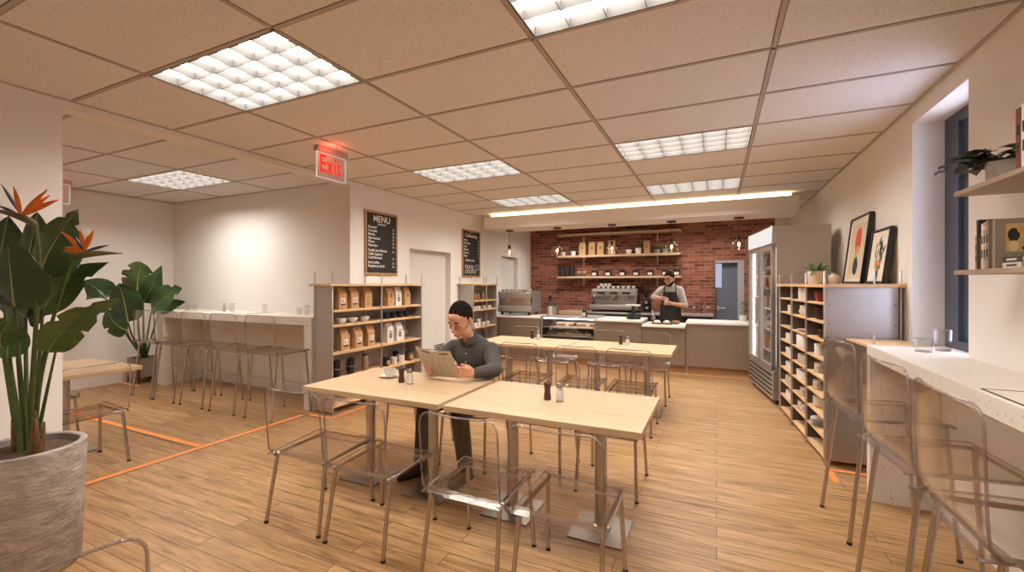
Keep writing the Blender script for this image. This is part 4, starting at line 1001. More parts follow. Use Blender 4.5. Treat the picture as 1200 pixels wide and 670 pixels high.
# window-wall shelf things
q = at(1178, 212, X=1.20)
t = thing('trailing_plant', 'dark trailing ivy plant in concrete pot on the upper window-wall shelf', 'plant', (1.20, 2.77, UZ + .0005))
bm = B(); lathe(bm, [(0, 0), (.062, 0), (.066, .005), (.068, .095), (.066, .1), (.06, .1), (.058, .08), (0, .08)], 28); obj('pot', bm, pm('pale concrete', S(196, 186, 176), .9, var=.12, scale=14), t)
bm = B(); lathe(bm, [(0, .085), (.06, .083), (.06, .079), (0, .079)], 20); obj('soil', bm, 'soil', t)
random.seed(21); dl = pm('dark ivy leaf', S(30, 44, 26), .4, var=.4, scale=15)
for k in range(9):
    a = [1.2, 1.6, 2.0, 2.5, 3.0, .7, 1.9, 3.6, 4.6][k]; L_ = random.uniform(.12, .24); bm = B(); pts = []; p = Vector((.02 * math.cos(a), .02 * math.sin(a), .085)); d = Vector((math.cos(a) * .7, math.sin(a) * .7, .9))
    for s in range(8): pts.append(p.copy()); p += d.normalized() * L_ / 7; d.z -= .27
    tube(bm, pts, .0022, 5); st_ = obj('stem', bm, 'stalk', t)
    for s in range(2, 8):
        for sg in (-1, 1):
            b2 = B(); d3_ = Vector((math.cos(a + sg * 1.1), math.sin(a + sg * 1.1), random.uniform(-.2, .5))); blade(b2, pts[s], d3_, random.uniform(.05, .075), random.uniform(.016, .024), .6, 5, .3); thicken(b2, .0008); obj('leaf', b2, dl, st_, 60)
def book(label, loc, th, h, d, m, rz=0, spine=None):
    """standing book: spine towards -X, thickness along Y"""
    t = thing('book', label, 'book', loc, rz, 'books on the window-wall shelves')
    bm = B(); box(bm, 0, d, 0, .003, 0, h); obj('cover', bm, m, t); bm = B(); box(bm, 0, d, th - .003, th, 0, h); obj('cover', bm, m, t)
    bm = B(); box(bm, -.002, .002, 0, th, 0, h); sp = obj('spine', bm, spine or m, t)
    bm = B(); box(bm, .003, d - .004, .0032, th - .0032, .004, h - .004); obj('page_block', bm, 'paper', t)
    for k in range(2): bm = B(); box(bm, -.0032, -.0018, th * .3, th * .7, h * (.25 + .3 * k), h * (.42 + .3 * k)); obj('spine_print', bm, 'ink' if m != 'black' else 'paper', sp)
    return t
specs = [('slim ochre book at the window end of the lower wall shelf', .012, .16, S(196, 152, 84)), ('tall black book on the lower wall shelf, second from the window end', .022, .235, S(34, 32, 38)), ('short dark book on the lower wall shelf, third from the window end', .016, .15, S(60, 48, 44)),
         ('cream book on the lower wall shelf, fourth from the window end', .018, .212, S(226, 208, 184)), ('patterned pale book on the lower wall shelf beside the big grey book', .018, .216, S(190, 168, 140)), ('thick taupe book on the lower wall shelf behind the upright art book', .024, .222, S(150, 130, 112))]
y = 2.845
for l, th, h, c in specs:
    y -= th + .001; book(l, (1.125, y, LZ + .0005), th, h, .17, pm('book cloth ' + l[:16], c, .7, var=.15 if 'patterned' not in l else .7, scale=30))
t = thing('art_book', 'big grey art book facing out with a leaf picture on its cover', 'book', (1.13, y - .012, LZ + .0005), 0, 'books on the window-wall shelves')
bm = B(); box(bm, 0, .18, -.022, .0, 0, .222, .001, 1); ab = obj('cover', bm, pm('grey art cover', S(150, 134, 118), .6), t)
bm = B(); box(bm, .003, .181, -.02, -.002, .003, .219); obj('page_block', bm, 'paper', t)
bm = B(); box(bm, .035, .17, -.0232, -.0215, .075, .2); pcv = obj('cover_picture', bm, pm('cover picture', S(206, 170, 110), .6), ab)
for k, (cx, cz, rx, rz_, c) in enumerate(((.06, .15, .02, .03, S(30, 30, 26)), (.10, .17, .03, .02, S(214, 150, 70)), (.12, .12, .03, .03, S(120, 140, 50)), (.125, .09, .04, .018, S(26, 26, 24)), (.06, .10, .016, .025, S(226, 200, 150)))):
    bm = B(); P = [(cx + rx * math.cos(a), cz + rz_ * math.sin(a)) for a in [2 * PI * i / 14 for i in range(14)]]; prism(bm, P, (0, -.0233 - .0002 * k, 0), (1, 0, 0), (0, 0, 1), (0, -1, 0), .0004); obj('picture_shape', bm, pm('picture shape %d' % k, c, .6), pcv)
for k in range(2):
    t = thing('book', ['pale book lying flat in front of the art book, lower one', 'dark book lying flat in front of the art book, upper one'][k], 'book', (1.14, y - .20, LZ + .0005 + k * .025), 0, 'books on the window-wall shelves')
    c = pm('flat book %d' % k, S(214, 204, 192) if k == 0 else S(60, 56, 54), .6)
    bm = B(); box(bm, 0, .17, 0, .13, 0, .0025); obj('cover', bm, c, t); bm = B(); box(bm, 0, .17, 0, .13, .0215, .024); obj('cover', bm, c, t)
    bm = B(); box(bm, -.001, .002, 0, .13, 0, .024); sp = obj('spine', bm, c, t); bm = B(); box(bm, .002, .167, .002, .13, .0026, .0214); obj('page_block', bm, 'paper', t)
    bm = B(); box(bm, -.002, -.0008, .03, .1, .008, .016); obj('spine_print', bm, 'ink' if k == 0 else 'paper', sp)
book('tall dark red book standing on the upper window-wall shelf beside the trailing plant', (1.09, 2.42, UZ + .0005), .03, .24, .18, pm('dark red cloth', S(120, 66, 50), .7, var=.3, scale=30))
book('white book standing behind the dark red book on the upper shelf', (1.09, 2.385, UZ + .0005), .03, .25, .18, pm('white cloth', S(226, 220, 212), .7))

# brick wall shelf things
ZT, ZM, ZL = SZ[2] + .0005, SZ[1] + .0005, SZ[0] + .0005
def onb(u, z): return (at(u, 300, Y=10.16).x, 10.16, z)
kb = Placer(make_bag('kraft', 'stamp'), 'kraft bags on the brick shelf')
for k, (u, s) in enumerate(((683, 1.22), (694, 1.22), (704.2, 1.22), (717, 1.28))): kb(onb(u, ZM), 0, 'kraft coffee bag on the middle brick shelf, %s from the left' % ORD[k], None, (s, s, s))
t = dup(kb.p, onb(758, ZM), 0, 'kraft bag with green plant label on the middle brick shelf', 'kraft bags on the brick shelf', (1.1, 1.1, 1.1))
def small_plant(label, u, pot_h, r, m, leafy=True):
    t = thing('potted_plant', label, 'plant', onb(u, ZM), 0, 'small pots on the middle brick shelf')
    bm = B(); lathe(bm, [(0, 0), (r * .86, 0), (r, pot_h), (r * .9, pot_h), (r * .86, pot_h * .85), (0, pot_h * .85)], 20); obj('pot', bm, m, t)
    if leafy:
        random.seed(int(u)); 
        for k in range(26):
            a = random.uniform(0, 6.28); e = random.uniform(.5, 3); b2 = B(); blade(b2, (random.uniform(-r, r) * .6, random.uniform(-r, r) * .6, pot_h * .9), (math.cos(a), math.sin(a), e), random.uniform(.075, .115), .018, .6, 4); thicken(b2, .001); obj('leaf', b2, bpy.data.materials['bright leaf'], t, 60)
    else: bm = B(); lathe(bm, [(0, pot_h * .98), (r * 1.02, pot_h * .98), (r * 1.02, pot_h + .02), (0, pot_h + .02)], 20); obj('lid', bm, 'matblack', t)
    return t
small_plant('bushy green plant in a small white pot, leftmost on the brick shelf', 660.3, .095, .055, M['white']); small_plant('bushy green plant in a white pot next to the kraft bags', 671.8, .105, .065, M['white'])
small_plant('white pot with black lid on the middle brick shelf', 737, .105, .068, M['white'], False); small_plant('green plant in a square white pot right of the lidded pot', 748, .13, .07, M['white'])
small_plant('green plant in a low grey pot on the brick shelf', 770.3, .085, .07, M['potgrey']); small_plant('green plant in a grey pot at the right end of the middle brick shelf', 779.5, .09, .06, M['concrete'])
bc = thing('tall_canister', '', 'canister'); bm = B(); lathe(bm, [(0, 0), (.038, 0), (.038, .26), (0, .26)], 18); obj('canister_body', bm, 'black', bc); bm = B(); lathe(bm, [(0, .26), (.036, .26), (.034, .275), (0, .277)], 18); obj('lid', bm, 'darkmetal', bc)
tc_ = Placer(bc, 'tall black canisters on the lowest brick shelf')
for k, (u, s) in enumerate(((656.5, 1), (661.8, .95), (666.8, .97), (672, 1))): tc_(onb(u, ZL), 0, 'tall black canister on the lowest brick shelf, %s from the left' % ORD[k], None, (1, 1, s))
jr = Placer(make_bottle('glass_jar', 'glass', 'white', .11, .055), 'glass jars on the lowest brick shelf')
for k, u in enumerate((678.5, 685)): jr(onb(u, ZL), 0, 'squat glass jar with pale lid on the lowest brick shelf, %s' % ['left one', 'right one'][k])
bx = thing('black_box', '', 'box'); bm = B(); box(bm, -.062, .062, -.062, .062, 0, .12, .003, 1); obj('box_body', bm, 'matblack', bx)
bm = B(); box(bm, -.066, .066, -.066, .066, .105, .13, .002, 1); obj('lid', bm, 'darkmetal', bx); bm = B(); box(bm, -.045, .045, -.064, -.061, .02, .075); obj('label', bm, 'paper', bx)
bb = Placer(bx, 'black boxes with white labels on the lowest brick shelf')
for k, u in enumerate((697, 712.8, 729.5, 745.5, 762, 779.5, 793)): bb(onb(u, ZL), 0, 'black box with white label on the lowest brick shelf, %s from the left' % ORD[k], None, (1.05, 1.05, 1.05))
# ================================================================== ON THE COUNTERS
def ext(bm, prof, x0, x1, mx=None):
    """extrude a (y, z) side profile from x0 to x1"""
    t = bmesh.new(); prism(t, prof, (x0, 0, 0), (0, 1, 0), (0, 0, 1), (1, 0, 0), x1 - x0); merge(bm, t, mx)
ecup = Placer(make_cup('espresso_cup', .036, .055, 'white', True, .6), 'cups on top of the coffee machines')
# big machine seen from behind, on the left counter
q0, q1 = at(584, 366, Y=7.95), at(622, 366, Y=7.95); W = q1.x - q0.x; Z0 = .873
t = thing('espresso_machine', 'steel coffee machine with plain back towards us on the left counter', 'coffee machine', (q0.x, 7.95, Z0))
bm = B(); box(bm, .0, W, .0, .50, .07, .185, .008, 2); obj('drip_base', bm, 'steelh', t)
bm = B(); ext(bm, [(.05, .185), (.48, .185), (.48, .34), (.03, .34)], .03, W - .02); obj('machine_back', bm, pm('mirror steel', S(206, 196, 186), .22, 1), t)
bm = B(); box(bm, -.01, W + .01, .0, .52, .34, .46, .012, 2); obj('top_housing', bm, 'steel', t)
for x in (-.012, W + .002): bm = B(); ext(bm, [(.0, .06), (.52, .06), (.52, .46), (.04, .46), (.04, .2), (.0, .18)], x, x + .012); obj('side_panel', bm, 'steel', t)
for x in (.06, W - .06):
    for y in (.06, .44): bm = B(); cyl(bm, (x, y, 0), (x, y, .07), .025); obj('foot', bm, 'black', t)
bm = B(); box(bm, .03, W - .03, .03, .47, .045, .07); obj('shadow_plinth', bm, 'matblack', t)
bm = B()
for y in (.02, .49): tube(bm, [(.0, y, .49), (W, y, .49)], .005, 6)
for x in (.0, W): tube(bm, [(x, .02, .49), (x, .49, .49)], .005, 6)
for x in (.0, W):
    for y in (.02, .49): tube(bm, [(x, y, .455), (x, y, .49)], .005, 6)
obj('cup_rail', bm, 'chrome', t)
for k in range(7): ecup((q0.x + .06 + k * (W - .1) / 6.3, 8.06, Z0 + .4605), PI / 2, 'white cup on top of the left coffee machine, %s from the left' % ORD[k], None, (1.1, 1.1, 1.0))
# front-facing machine on the back counter
q0, q1 = at(694, 362, Y=9.80), at(746, 362, Y=9.80); W = q1.x - q0.x; Z1 = .869
t = thing('espresso_machine', 'steel coffee machine with three groups facing us against the brick wall', 'coffee machine', (q0.x, 9.80, Z1))
bm = B(); box(bm, -.05, W + .02, -.08, .44, .05, .165, .01, 2); obj('drip_tray', bm, 'steel', t)
bm = B(); box(bm, .02, W - .02, .16, .44, .165, .40); obj('back_plate', bm, 'steelh', t)
bm = B(); ext(bm, [(-.02, .36), (.44, .36), (.44, .52), (.06, .52), (-.04, .47)], -.005, W + .005); hd = obj('head_housing', bm, 'steel', t)
for k in range(3):
    x = W * (.22 + .28 * k)
    bm = B(); ext(bm, [(-.045, .40), (-.02, .40), (-.02, .445), (-.045, .445)], x - .085, x + .085); obj('display_panel', bm, 'black', hd)
    bm = B(); cyl(bm, (x, .04, .36), (x, .04, .30), .038, .034); cyl(bm, (x, .04, .30), (x, .04, .27), .036); gp = obj('group_head', bm, 'chrome', t)
    bm = B(); tube(bm, [(x, .02, .285), (x, -.12, .27)], .012, 8); obj('portafilter_handle', bm, 'black', gp)
for x in (.06, W - .05): bm = B(); tube(bm, [(x, -.02, .38), (x, -.07, .33), (x, -.06, .2)], .007, 6); obj('steam_wand', bm, 'chrome', t)
for x in (-.02, W - .01): bm = B(); ext(bm, [(.0, .06), (.44, .06), (.44, .52), (.1, .52), (.12, .3), (.0, .2)], x, x + .02); obj('side_panel', bm, 'darkmetal', t)
for x in (.03, W - .06):
    for y in (-.03, .38): bm = B(); cyl(bm, (x, y, 0), (x, y, .052), .03); obj('foot', bm, 'black', t)
for k in range(8): ecup((q0.x + .10 + k * (W - .2) / 7, 9.99, Z1 + .5205), PI / 2, 'white cup on top of the brick-wall coffee machine, %s from the left' % ORD[k], None, (1.15, 1.15, 1.1))
for k in range(3): ecup((q0.x + .17 + k * .09, 10.0, Z1 + .5205 + .052), PI / 2, 'upper white cup stacked on the brick-wall coffee machine, %s' % ['left', 'middle', 'right'][k], None, (1.15, 1.15, 1.1))
# grinder
q = at(758, 365, Y=9.95)
t = thing('coffee_grinder', 'black coffee grinder with dark bean hopper beside the barista', 'coffee grinder', (q.x, 9.95, Z1))
bm = B(); box(bm, -.10, .10, -.13, .15, 0, .03, .006, 2); box(bm, -.085, .085, -.02, .14, .03, .30, .015, 2); box(bm, -.075, .075, -.10, .13, .22, .32, .02, 2); obj('grinder_body', bm, 'black', t)
bm = B(); lathe(bm, [(.035, .32), (.04, .36), (.105, .47), (.105, .50), (0, .505)], 20); obj('bean_hopper', bm, pm('smoked hopper', S(58, 36, 26), .25), t)
bm = B(); lathe(bm, [(0, .5), (.112, .5), (.112, .52), (0, .525)], 20); obj('hopper_lid', bm, 'darkmetal', t)
bm = B(); cyl(bm, (0, -.09, .2), (0, -.09, .26), .04); obj('dosing_chute', bm, 'chrome', t)
bm = B(); box(bm, -.03, .03, -.024, -.019, .08, .13); obj('badge', bm, 'paper', t)
# stand on the higher block
q = at(729, 371, z=.862)
t = thing('counter_scale', 'small steel stand with round base and flat top on the counter block', 'stand', (-1.36, 8.12, .8625))
bm = B(); lathe(bm, [(0, 0), (.12, 0), (.125, .01), (.12, .09), (.10, .11), (0, .112)], 24); obj('round_base', bm, 'darkmetal', t)
bm = B(); cyl(bm, (0, 0, .11), (0, 0, .24), .034); obj('stem', bm, 'darkmetal', t)
bm = B(); box(bm, -.13, .11, -.09, .09, .238, .262, .004, 1); obj('top_plate', bm, 'whitetop', t)
# shaker, tray of buns on the barista's counter
def onB(u, v): return at(u, v, z=.80)
q = at(765.5, 376, z=.80)
t = thing('cocktail_shaker', 'tall steel shaker on the lower counter block beside the barista', 'shaker', (q.x, q.y, .8005)); bm = B(); lathe(bm, [(0, 0), (.038, 0), (.044, .02), (.04, .13), (.028, .15), (0, .15)], 20); obj('shaker_body', bm, 'chrome', t); bm = B(); lathe(bm, [(0, .15), (.024, .15), (.022, .185), (.012, .195), (0, .196)], 18); obj('shaker_cap', bm, 'chrome', t)
TX0, TY0 = at(781, 376, z=.80).x, 8.02
t = thing('serving_tray', 'dark red wooden tray of buns in front of the barista', 'tray', (TX0, TY0, .8005)); bm = B(); box(bm, -.17, .17, -.10, .10, 0, .012, .003, 1); obj('tray_base', bm, pm('red brown wood', S(112, 58, 36), .5), t)
for a in ((-.17, .17, -.102, -.09), (-.17, .17, .09, .102), (-.172, -.16, -.09, .09), (.16, .172, -.09, .09)): bm = B(); box(bm, *a, .012, .026); obj('tray_edge', bm, bpy.data.materials['red brown wood'], t)
bun = thing('bun', '', 'bun'); bm = B(); lathe(bm, [(0, 0), (.052, 0), (.06, .012), (.056, .03), (.04, .045), (.018, .052), (0, .053)], 20); obj('bun_body', bm, pm('iced bun', S(236, 222, 200), .6), bun); bm = B(); lathe(bm, [(0, .0), (.061, .001), (.063, .012), (.058, .014)], 20); obj('bun_base', bm, pm('baked crust', S(190, 120, 70), .7), bun)
buns = Placer(bun, 'buns on the barista\'s tray')
for k, x in enumerate((-.09, .07)): buns((TX0 + x, TY0, .8127), 0, 'white topped bun on the barista\'s tray, %s' % ['left one', 'right one'][k])
q = at(796, 376, z=.80)
t = thing('glass_bowl', 'glass bowl of brown biscuits at the right of the barista\'s tray', 'bowl', (q.x, 8.05, .8005)); bm = B(); lathe(bm, [(0, 0), (.05, 0), (.068, .03), (.07, .075), (.067, .075), (.065, .03), (.048, .006), (0, .006)], 24); obj('bowl_body', bm, 'glass', t)
bm = B(); lathe(bm, [(0, .007), (.047, .007), (.063, .03), (.064, .05), (.03, .064), (0, .068)], 20); obj('biscuits', bm, pm('biscuit', S(176, 128, 84), .8, var=.4, scale=40), t)
# tap and bottles at the back counter
q = at(822, 367, Y=10.0)
t = thing('sink_tap', 'curved steel sink tap on the back counter', 'tap', (q.x, 10.05, Z1)); bm = B(); tube(bm, [(0, 0, 0), (0, 0, .16), (0, -.03, .22), (0, -.10, .24), (0, -.15, .20), (0, -.15, .15)], .013, 10); obj('spout', bm, 'darkmetal', t); bm = B(); lathe(bm, [(0, 0), (.03, 0), (.03, .02), (0, .022)], 16); obj('tap_base', bm, 'chrome', t); bm = B(); tube(bm, [(.02, 0, .06), (.09, 0, .09)], .009, 8); obj('lever', bm, 'chrome', t)
cb = Placer(make_bottle('counter_bottle', 'glass', 'steel', .15, .035), 'bottles beside the tap')
for k, u in enumerate((813.5, 829.5)): cb((at(u, 367, Y=10.0).x, 10.02, Z1), 0, 'clear bottle beside the sink tap, %s' % ['left of it', 'right of it'][k])
# potted climber beside the fridge
q = at(875.5, 374, Y=8.2)
t = thing('potted_plant', 'tall leafy plant in a small pot squeezed between counter and fridge', 'plant', (.40, 8.25, .8725)); bm = B(); lathe(bm, [(0, 0), (.05, 0), (.06, .10), (.054, .10), (.05, .08), (0, .08)], 18); obj('pot', bm, 'white', t)
random.seed(5)
for k in range(26):
    a = random.uniform(0, 6.28); z = random.uniform(.1, .34); bm = B(); blade(bm, (.012 * math.cos(a), .012 * math.sin(a), z), (math.cos(a), math.sin(a), .4), random.uniform(.05, .08), .017, .8, 5); thicken(bm, .001); obj('leaf', bm, 'leaf', t, 60)
bm = B(); tube(bm, [(0, 0, .08), (.006, 0, .2), (-.004, .004, .34)], .004, 6); obj('stem', bm, 'stalk', t)
# on the pastry case
CT = .8855
q = at(638, 368, z=CT)
t = thing('steel_container', 'steel countertop container with a white card on the pastry case', 'container', (-2.98 + .08, 8.05, CT)); bm = B(); lathe(bm, [(0, 0), (.085, 0), (.085, .185), (.0, .185)], 28); obj('container_body', bm, 'steel', t); bm = B(); lathe(bm, [(0, .185), (.088, .185), (.088, .20), (.02, .205), (0, .205)], 28); obj('lid', bm, 'black', t); bm = B(); box(bm, -.025, .035, -.092, -.086, .005, .175); obj('white_card', bm, 'paper', t)
q = at(649, 366, Y=8.25)
t = thing('timber_box', 'upright brown box behind the steel container on the pastry case', 'box', (q.x, 8.25, CT)); bm = B(); box(bm, -.085, .085, -.06, .06, 0, .225, .004, 1); obj('box_body', bm, pm('brown sheet', S(126, 98, 80), .5), t); bm = B(); box(bm, -.088, .088, -.063, .063, .225, .235, .002, 1); obj('lid', bm, 'darkmetal', t)
q = at(643.5, 360, Y=8.33)
t = thing('tamper_stand', 'dark tamper on a slim stand above the pastry case', 'tamper', (q.x, 8.40, CT)); bm = B(); cyl(bm, (0, 0, 0), (0, 0, .30), .008); obj('stand_rod', bm, 'darkmetal', t); bm = B(); lathe(bm, [(0, 0), (.05, 0), (.05, .012), (0, .014)], 18); obj('stand_base', bm, 'darkmetal', t); bm = B(); lathe(bm, [(0, .27), (.03, .28), (.022, .32), (.04, .35), (.03, .375), (0, .38)], 16); obj('tamper_head', bm, 'matblack', t)
q0, q1 = at(655, 366, Y=8.3), at(682, 366, Y=8.3)
t = thing('cutting_board', 'long wooden board standing along the back of the pastry case', 'board', ((q0.x + q1.x) / 2, 8.30, CT)); wd_ = (q1.x - q0.x) / 2; bm = B(); box(bm, -wd_, wd_, -.05, .05, 0, .02, .003, 1); obj('lower_board', bm, 'oakedge', t); bm = B(); box(bm, -wd_, wd_, .0, .05, .02, .085, .003, 1); obj('upright_board', bm, 'oak', t)
q = at(684.5, 368, Y=8.0)
t = thing('labelled_jar', 'small jar with cream label at the right end of the pastry case', 'jar', (q.x, 8.02, CT)); bm = B(); lathe(bm, [(0, 0), (.048, 0), (.05, .005), (.05, .085), (.04, .1), (0, .1)], 20); obj('jar_body', bm, 'brown', t); bm = B(); lathe(bm, [(0, .1), (.043, .1), (.043, .125), (0, .128)], 20); obj('lid', bm, 'darkmetal', t); bm = B(); box(bm, -.034, .034, -.052, -.045, .015, .075); obj('label', bm, 'paper', t)
# in the pastry case
cake = thing('cake_slab', '', 'cake'); bm = B(); box(bm, -.19, .19, -.10, .10, .012, .06, .006, 2); obj('cake_body', bm, pm('brown crumb', S(176, 124, 78), .9, var=.35, scale=30), cake); bm = B(); box(bm, -.192, .192, -.102, .102, .06, .085, .008, 2); obj('icing', bm, pm('cream icing', S(240, 226, 204), .6), cake); bm = B(); box(bm, -.21, .21, -.12, .12, 0, .012, .003, 1); obj('board', bm, 'white', cake); bm = B(); box(bm, .03, .10, -.126, -.120, .0, .06); obj('price_card', bm, 'paper', cake)
ck = Placer(cake, 'cakes in the pastry case')
for k, x in enumerate((-3.05 + .42, -3.05 + .82)): ck((x, 8.12, .6805), 0, 'iced cake slab on the upper shelf of the pastry case, %s' % ['left one', 'right one'][k], None, (.9, 1, 1))
wr = thing('wrapped_sandwich', '', 'sandwich'); bm = B(); box(bm, -.055, .055, -.05, .05, 0, .055, .018, 3); obj('bread', bm, pm('pale bread', S(206, 176, 140), .9, var=.25, scale=25), wr); bm = B(); box(bm, -.058, .058, -.053, .02, -.0, .034, .004, 1); obj('paper_wrap', bm, 'white', wr)
ws = Placer(wr, 'wrapped sandwiches in the pastry case')
for k in range(5): ws((-3.05 + .33 + .135 * k, 8.08, .5205), .1 * (k % 2), 'wrapped sandwich on the lower shelf of the pastry case, %s from the left' % ORD[k])
for k in range(4): ws((-3.05 + .38 + .15 * k, 8.25, .5205), 0, 'bread roll in the back row of the lower pastry case shelf, %s from the left' % ORD[k], None, (1, 1, 1.5))
# bottles in the fridge
FRM = Matrix.Translation((.62, 6.28, 0)) @ Matrix.Rotation(FA, 4, 'Z')
bt = thing('drink_bottle', '', 'bottle'); bm = B(); lathe(bm, [(0, 0), (.032, 0), (.033, .005), (.033, .12), (.013, .16), (.013, .19), (0, .19)], 16); obj('bottle_body', bm, pm('amber drink', S(190, 110, 60), .15), bt); bm = B(); lathe(bm, [(0, .188), (.016, .188), (.016, .205), (0, .206)], 12); obj('cap', bm, 'black', bt)
b2_ = thing('pale_bottle', '', 'bottle'); bm = B(); lathe(bm, [(0, 0), (.035, 0), (.036, .005), (.036, .13), (.016, .16), (.016, .18), (0, .18)], 16); obj('bottle_body', bm, pm('pale drink', S(206, 196, 186), .2), b2_); bm = B(); lathe(bm, [(0, .178), (.02, .178), (.02, .195), (0, .196)], 12); obj('cap', bm, 'steel', b2_)
fa_, fb_ = Placer(bt, 'drinks in the fridge'), Placer(b2_, 'drinks in the fridge')
for s in range(5):
    for k in range(6):
        v = FRM @ Vector((.13, .12 + .18 * k + (.05 if k > 2 else 0), .6205 + s * .275))
        P_ = fa_ if (k + s) % 3 == 0 or (s == 4 and k < 3) else fb_
        P_(v, 0, '%s bottle in the fridge, %s shelf from the bottom, %s from the near side' % ('amber' if P_ is fa_ else 'pale', ORD[s], ORD[k]))
# ================================================================== BIG PLANTS
def pd_(u, v, d):
    """a measured point at forward distance d from the viewpoint"""
    xr = (u - U0) / FPX; zz = (V0 - v) / FPX; c, s = math.cos(YAW), math.sin(YAW)
    return Vector(((xr * c - s) * d, (xr * s + c) * d, EYE + zz * d))
def bez(a, b, c, n): return [a * (1 - t) ** 2 + b * 2 * t * (1 - t) + c * t * t for t in [i / n for i in range(n + 1)]]
def big_leaf(parent, base, mid, tip, half, side, fold=.2, shape=.8, tear=0, seed=0, m='leaf', back=.55):
    """paddle leaf along a curved rib; side = across direction; its rib is a sub-part"""
    random.seed(seed); n, k = 22, 6; P = bez(base, mid, tip, n); side = Vector(side).normalized(); rows = []
    for i, p in enumerate(P):
        t = i / n; tn = (P[min(i + 1, n)] - P[max(i - 1, 0)]).normalized(); s = (side - tn * side.dot(tn)).normalized(); nn = tn.cross(s)
        w = half * (max(0, math.sin(PI * t ** back)) ** shape) if 0 < t < 1 else half * .02
        if tear:
            for c in tear:
                if abs(t - c) < .028: w *= .62
        r = []
        for j in range(-k, k + 1):
            f = j / k; wv = .012 * math.sin(9 * t + 2 * f + seed) * abs(f)
            r.append(p + s * (w * f) + nn * (abs(f) * w * fold + wv * half * 6))
        rows.append(r)
    bm = B(); sheet(bm, rows); thicken(bm, .0014); lf = obj('leaf', bm, m, parent, 70)
    Q = [r[k] for r in rows]; bm = B(); nrm = [(rows[i][k + 1] - rows[i][k]).cross(P[min(i + 1, n)] - P[max(i - 1, 0)]).normalized() for i in range(n + 1)]
    sc_ = half / .1
    tube(bm, [q for q in Q], [max(.0012, .0042 * sc_ * (1 - i / n)) for i in range(n + 1)], 6); obj('leaf_rib', bm, 'rib', lf)
    return lf
def leaf_mat(name, c0, c1, axis):
    return pm(name, c0, .38, var=.3, scale=3, stretch=(2, 2, 14), bump=.12, bscale=10)
M['leaf'] = leaf_mat('paddle leaf', S(58, 90, 48), None, 0); M['leafd'] = leaf_mat('dark paddle leaf', S(42, 68, 38), None, 0); M['leafb'] = leaf_mat('light paddle leaf', S(84, 108, 54), None, 0)
# ---- bird of paradise in the concrete planter
PB = pd_(27, 500, 2.3); PC = Vector((PB.x, PB.y, 0))
t = thing('concrete_planter', 'big round rough concrete planter in the left foreground', 'planter', PC)
bm = B(); lathe(bm, [(0, .0), (.215, .0), (.222, .01), (.245, .63), (.243, .647), (.238, .65), (.216, .65), (.211, .645), (.207, .595), (0, .595)], 56); obj('planter_body', bm, 'concrete', t)
bp = thing('bird_of_paradise', 'large bird of paradise plant with orange flowers in the concrete planter', 'plant', (PC.x, PC.y, .605))
INVP = Matrix.Translation(-Vector((PC.x, PC.y, .605)))
def L(u, v, d): return INVP @ pd_(u, v, d)
bm = B(); lathe(bm, [(0, .035), (.12, .03), (.196, .012), (.196, -.004), (0, -.004)], 30); obj('soil', bm, 'soil', bp)
RT = Vector((math.cos(YAW), math.sin(YAW), 0)); FWv = Vector((-math.sin(YAW), math.cos(YAW), 0)); UP = Vector((0, 0, 1))
stems = [((30, 508), (22, 430), (17, 357), 2.28, 2.18, .011), ((34, 506), (40, 420), (46, 312), 2.32, 2.34, .011), ((38, 507), (46, 440), (50, 362), 2.35, 2.4, .010), ((42, 508), (44, 450), (58, 404), 2.33, 2.3, .008), ((45, 508), (52, 470), (67, 404), 2.36, 2.36, .008),
         ((24, 508), (14, 450), (2, 405), 2.25, 2.15, .010), ((20, 508), (8, 440), (-6, 350), 2.35, 2.45, .010), ((32, 506), (30, 420), (30, 350), 2.38, 2.45, .010), ((26, 508), (10, 440), (6, 362), 2.3, 2.3, .011)]
for k, (a, b, c, d0, d1, r) in enumerate(stems):
    bm = B(); q = bez(L(*a, d0), L(*b, (d0 + d1) / 2), L(*c, d1), 10); q[0].z = .0; tube(bm, q, [r * (1.25 - .6 * i / 10) for i in range(11)], 8); obj('leaf_stalk', bm, 'stalk', bp)
big_leaf(bp, L(46, 322, 2.34), L(58, 285, 2.36), L(92, 245, 2.36), .155, RT + UP * .55, .25, .75, (.55, .82), 1)
big_leaf(bp, L(17, 359, 2.18), L(12, 322, 2.10), L(9, 285, 2.12), .155, RT, .12, .55, 0, 2, 'leafd', .75)
big_leaf(bp, L(46, 370, 2.40), L(70, 322, 2.42), L(127, 307, 2.40), .085, UP + RT * .5 - FWv * .5, .35, .8, (.7,), 3)
big_leaf(bp, L(56, 412, 2.30), L(76, 372, 2.26), L(139, 350, 2.30), .085, UP + RT * .6 - FWv * .4, .3, .7, (.45, .75), 4, 'leafb')
big_leaf(bp, L(30, 330, 2.45), L(34, 290, 2.45), L(44, 249, 2.46), .12, RT + UP * .2, .2, .7, 0, 5, 'leafd')
big_leaf(bp, L(-6, 350, 2.45), L(-2, 300, 2.48), L(10, 252, 2.5), .16, RT - UP * .3, .2, .7, (.6,), 6, 'leafd')
big_leaf(bp, L(2, 408, 2.15), L(-6, 392, 2.1), L(16, 372, 2.1), .07, RT + UP, .2, .7, 0, 7)
big_leaf(bp, L(30, 372, 2.42), L(22, 362, 2.46), L(-12, 352, 2.5), .10, UP, .2, .7, 0, 8, 'leafd')
big_leaf(bp, L(8, 420, 2.28), L(12, 395, 2.3), L(2, 372, 2.34), .09, RT, .2, .6, 0, 9)
big_leaf(bp, L(50, 372, 2.42), L(44, 360, 2.46), L(20, 345, 2.5), .09, UP + FWv * .3, .2, .6, 0, 11, 'leafd')
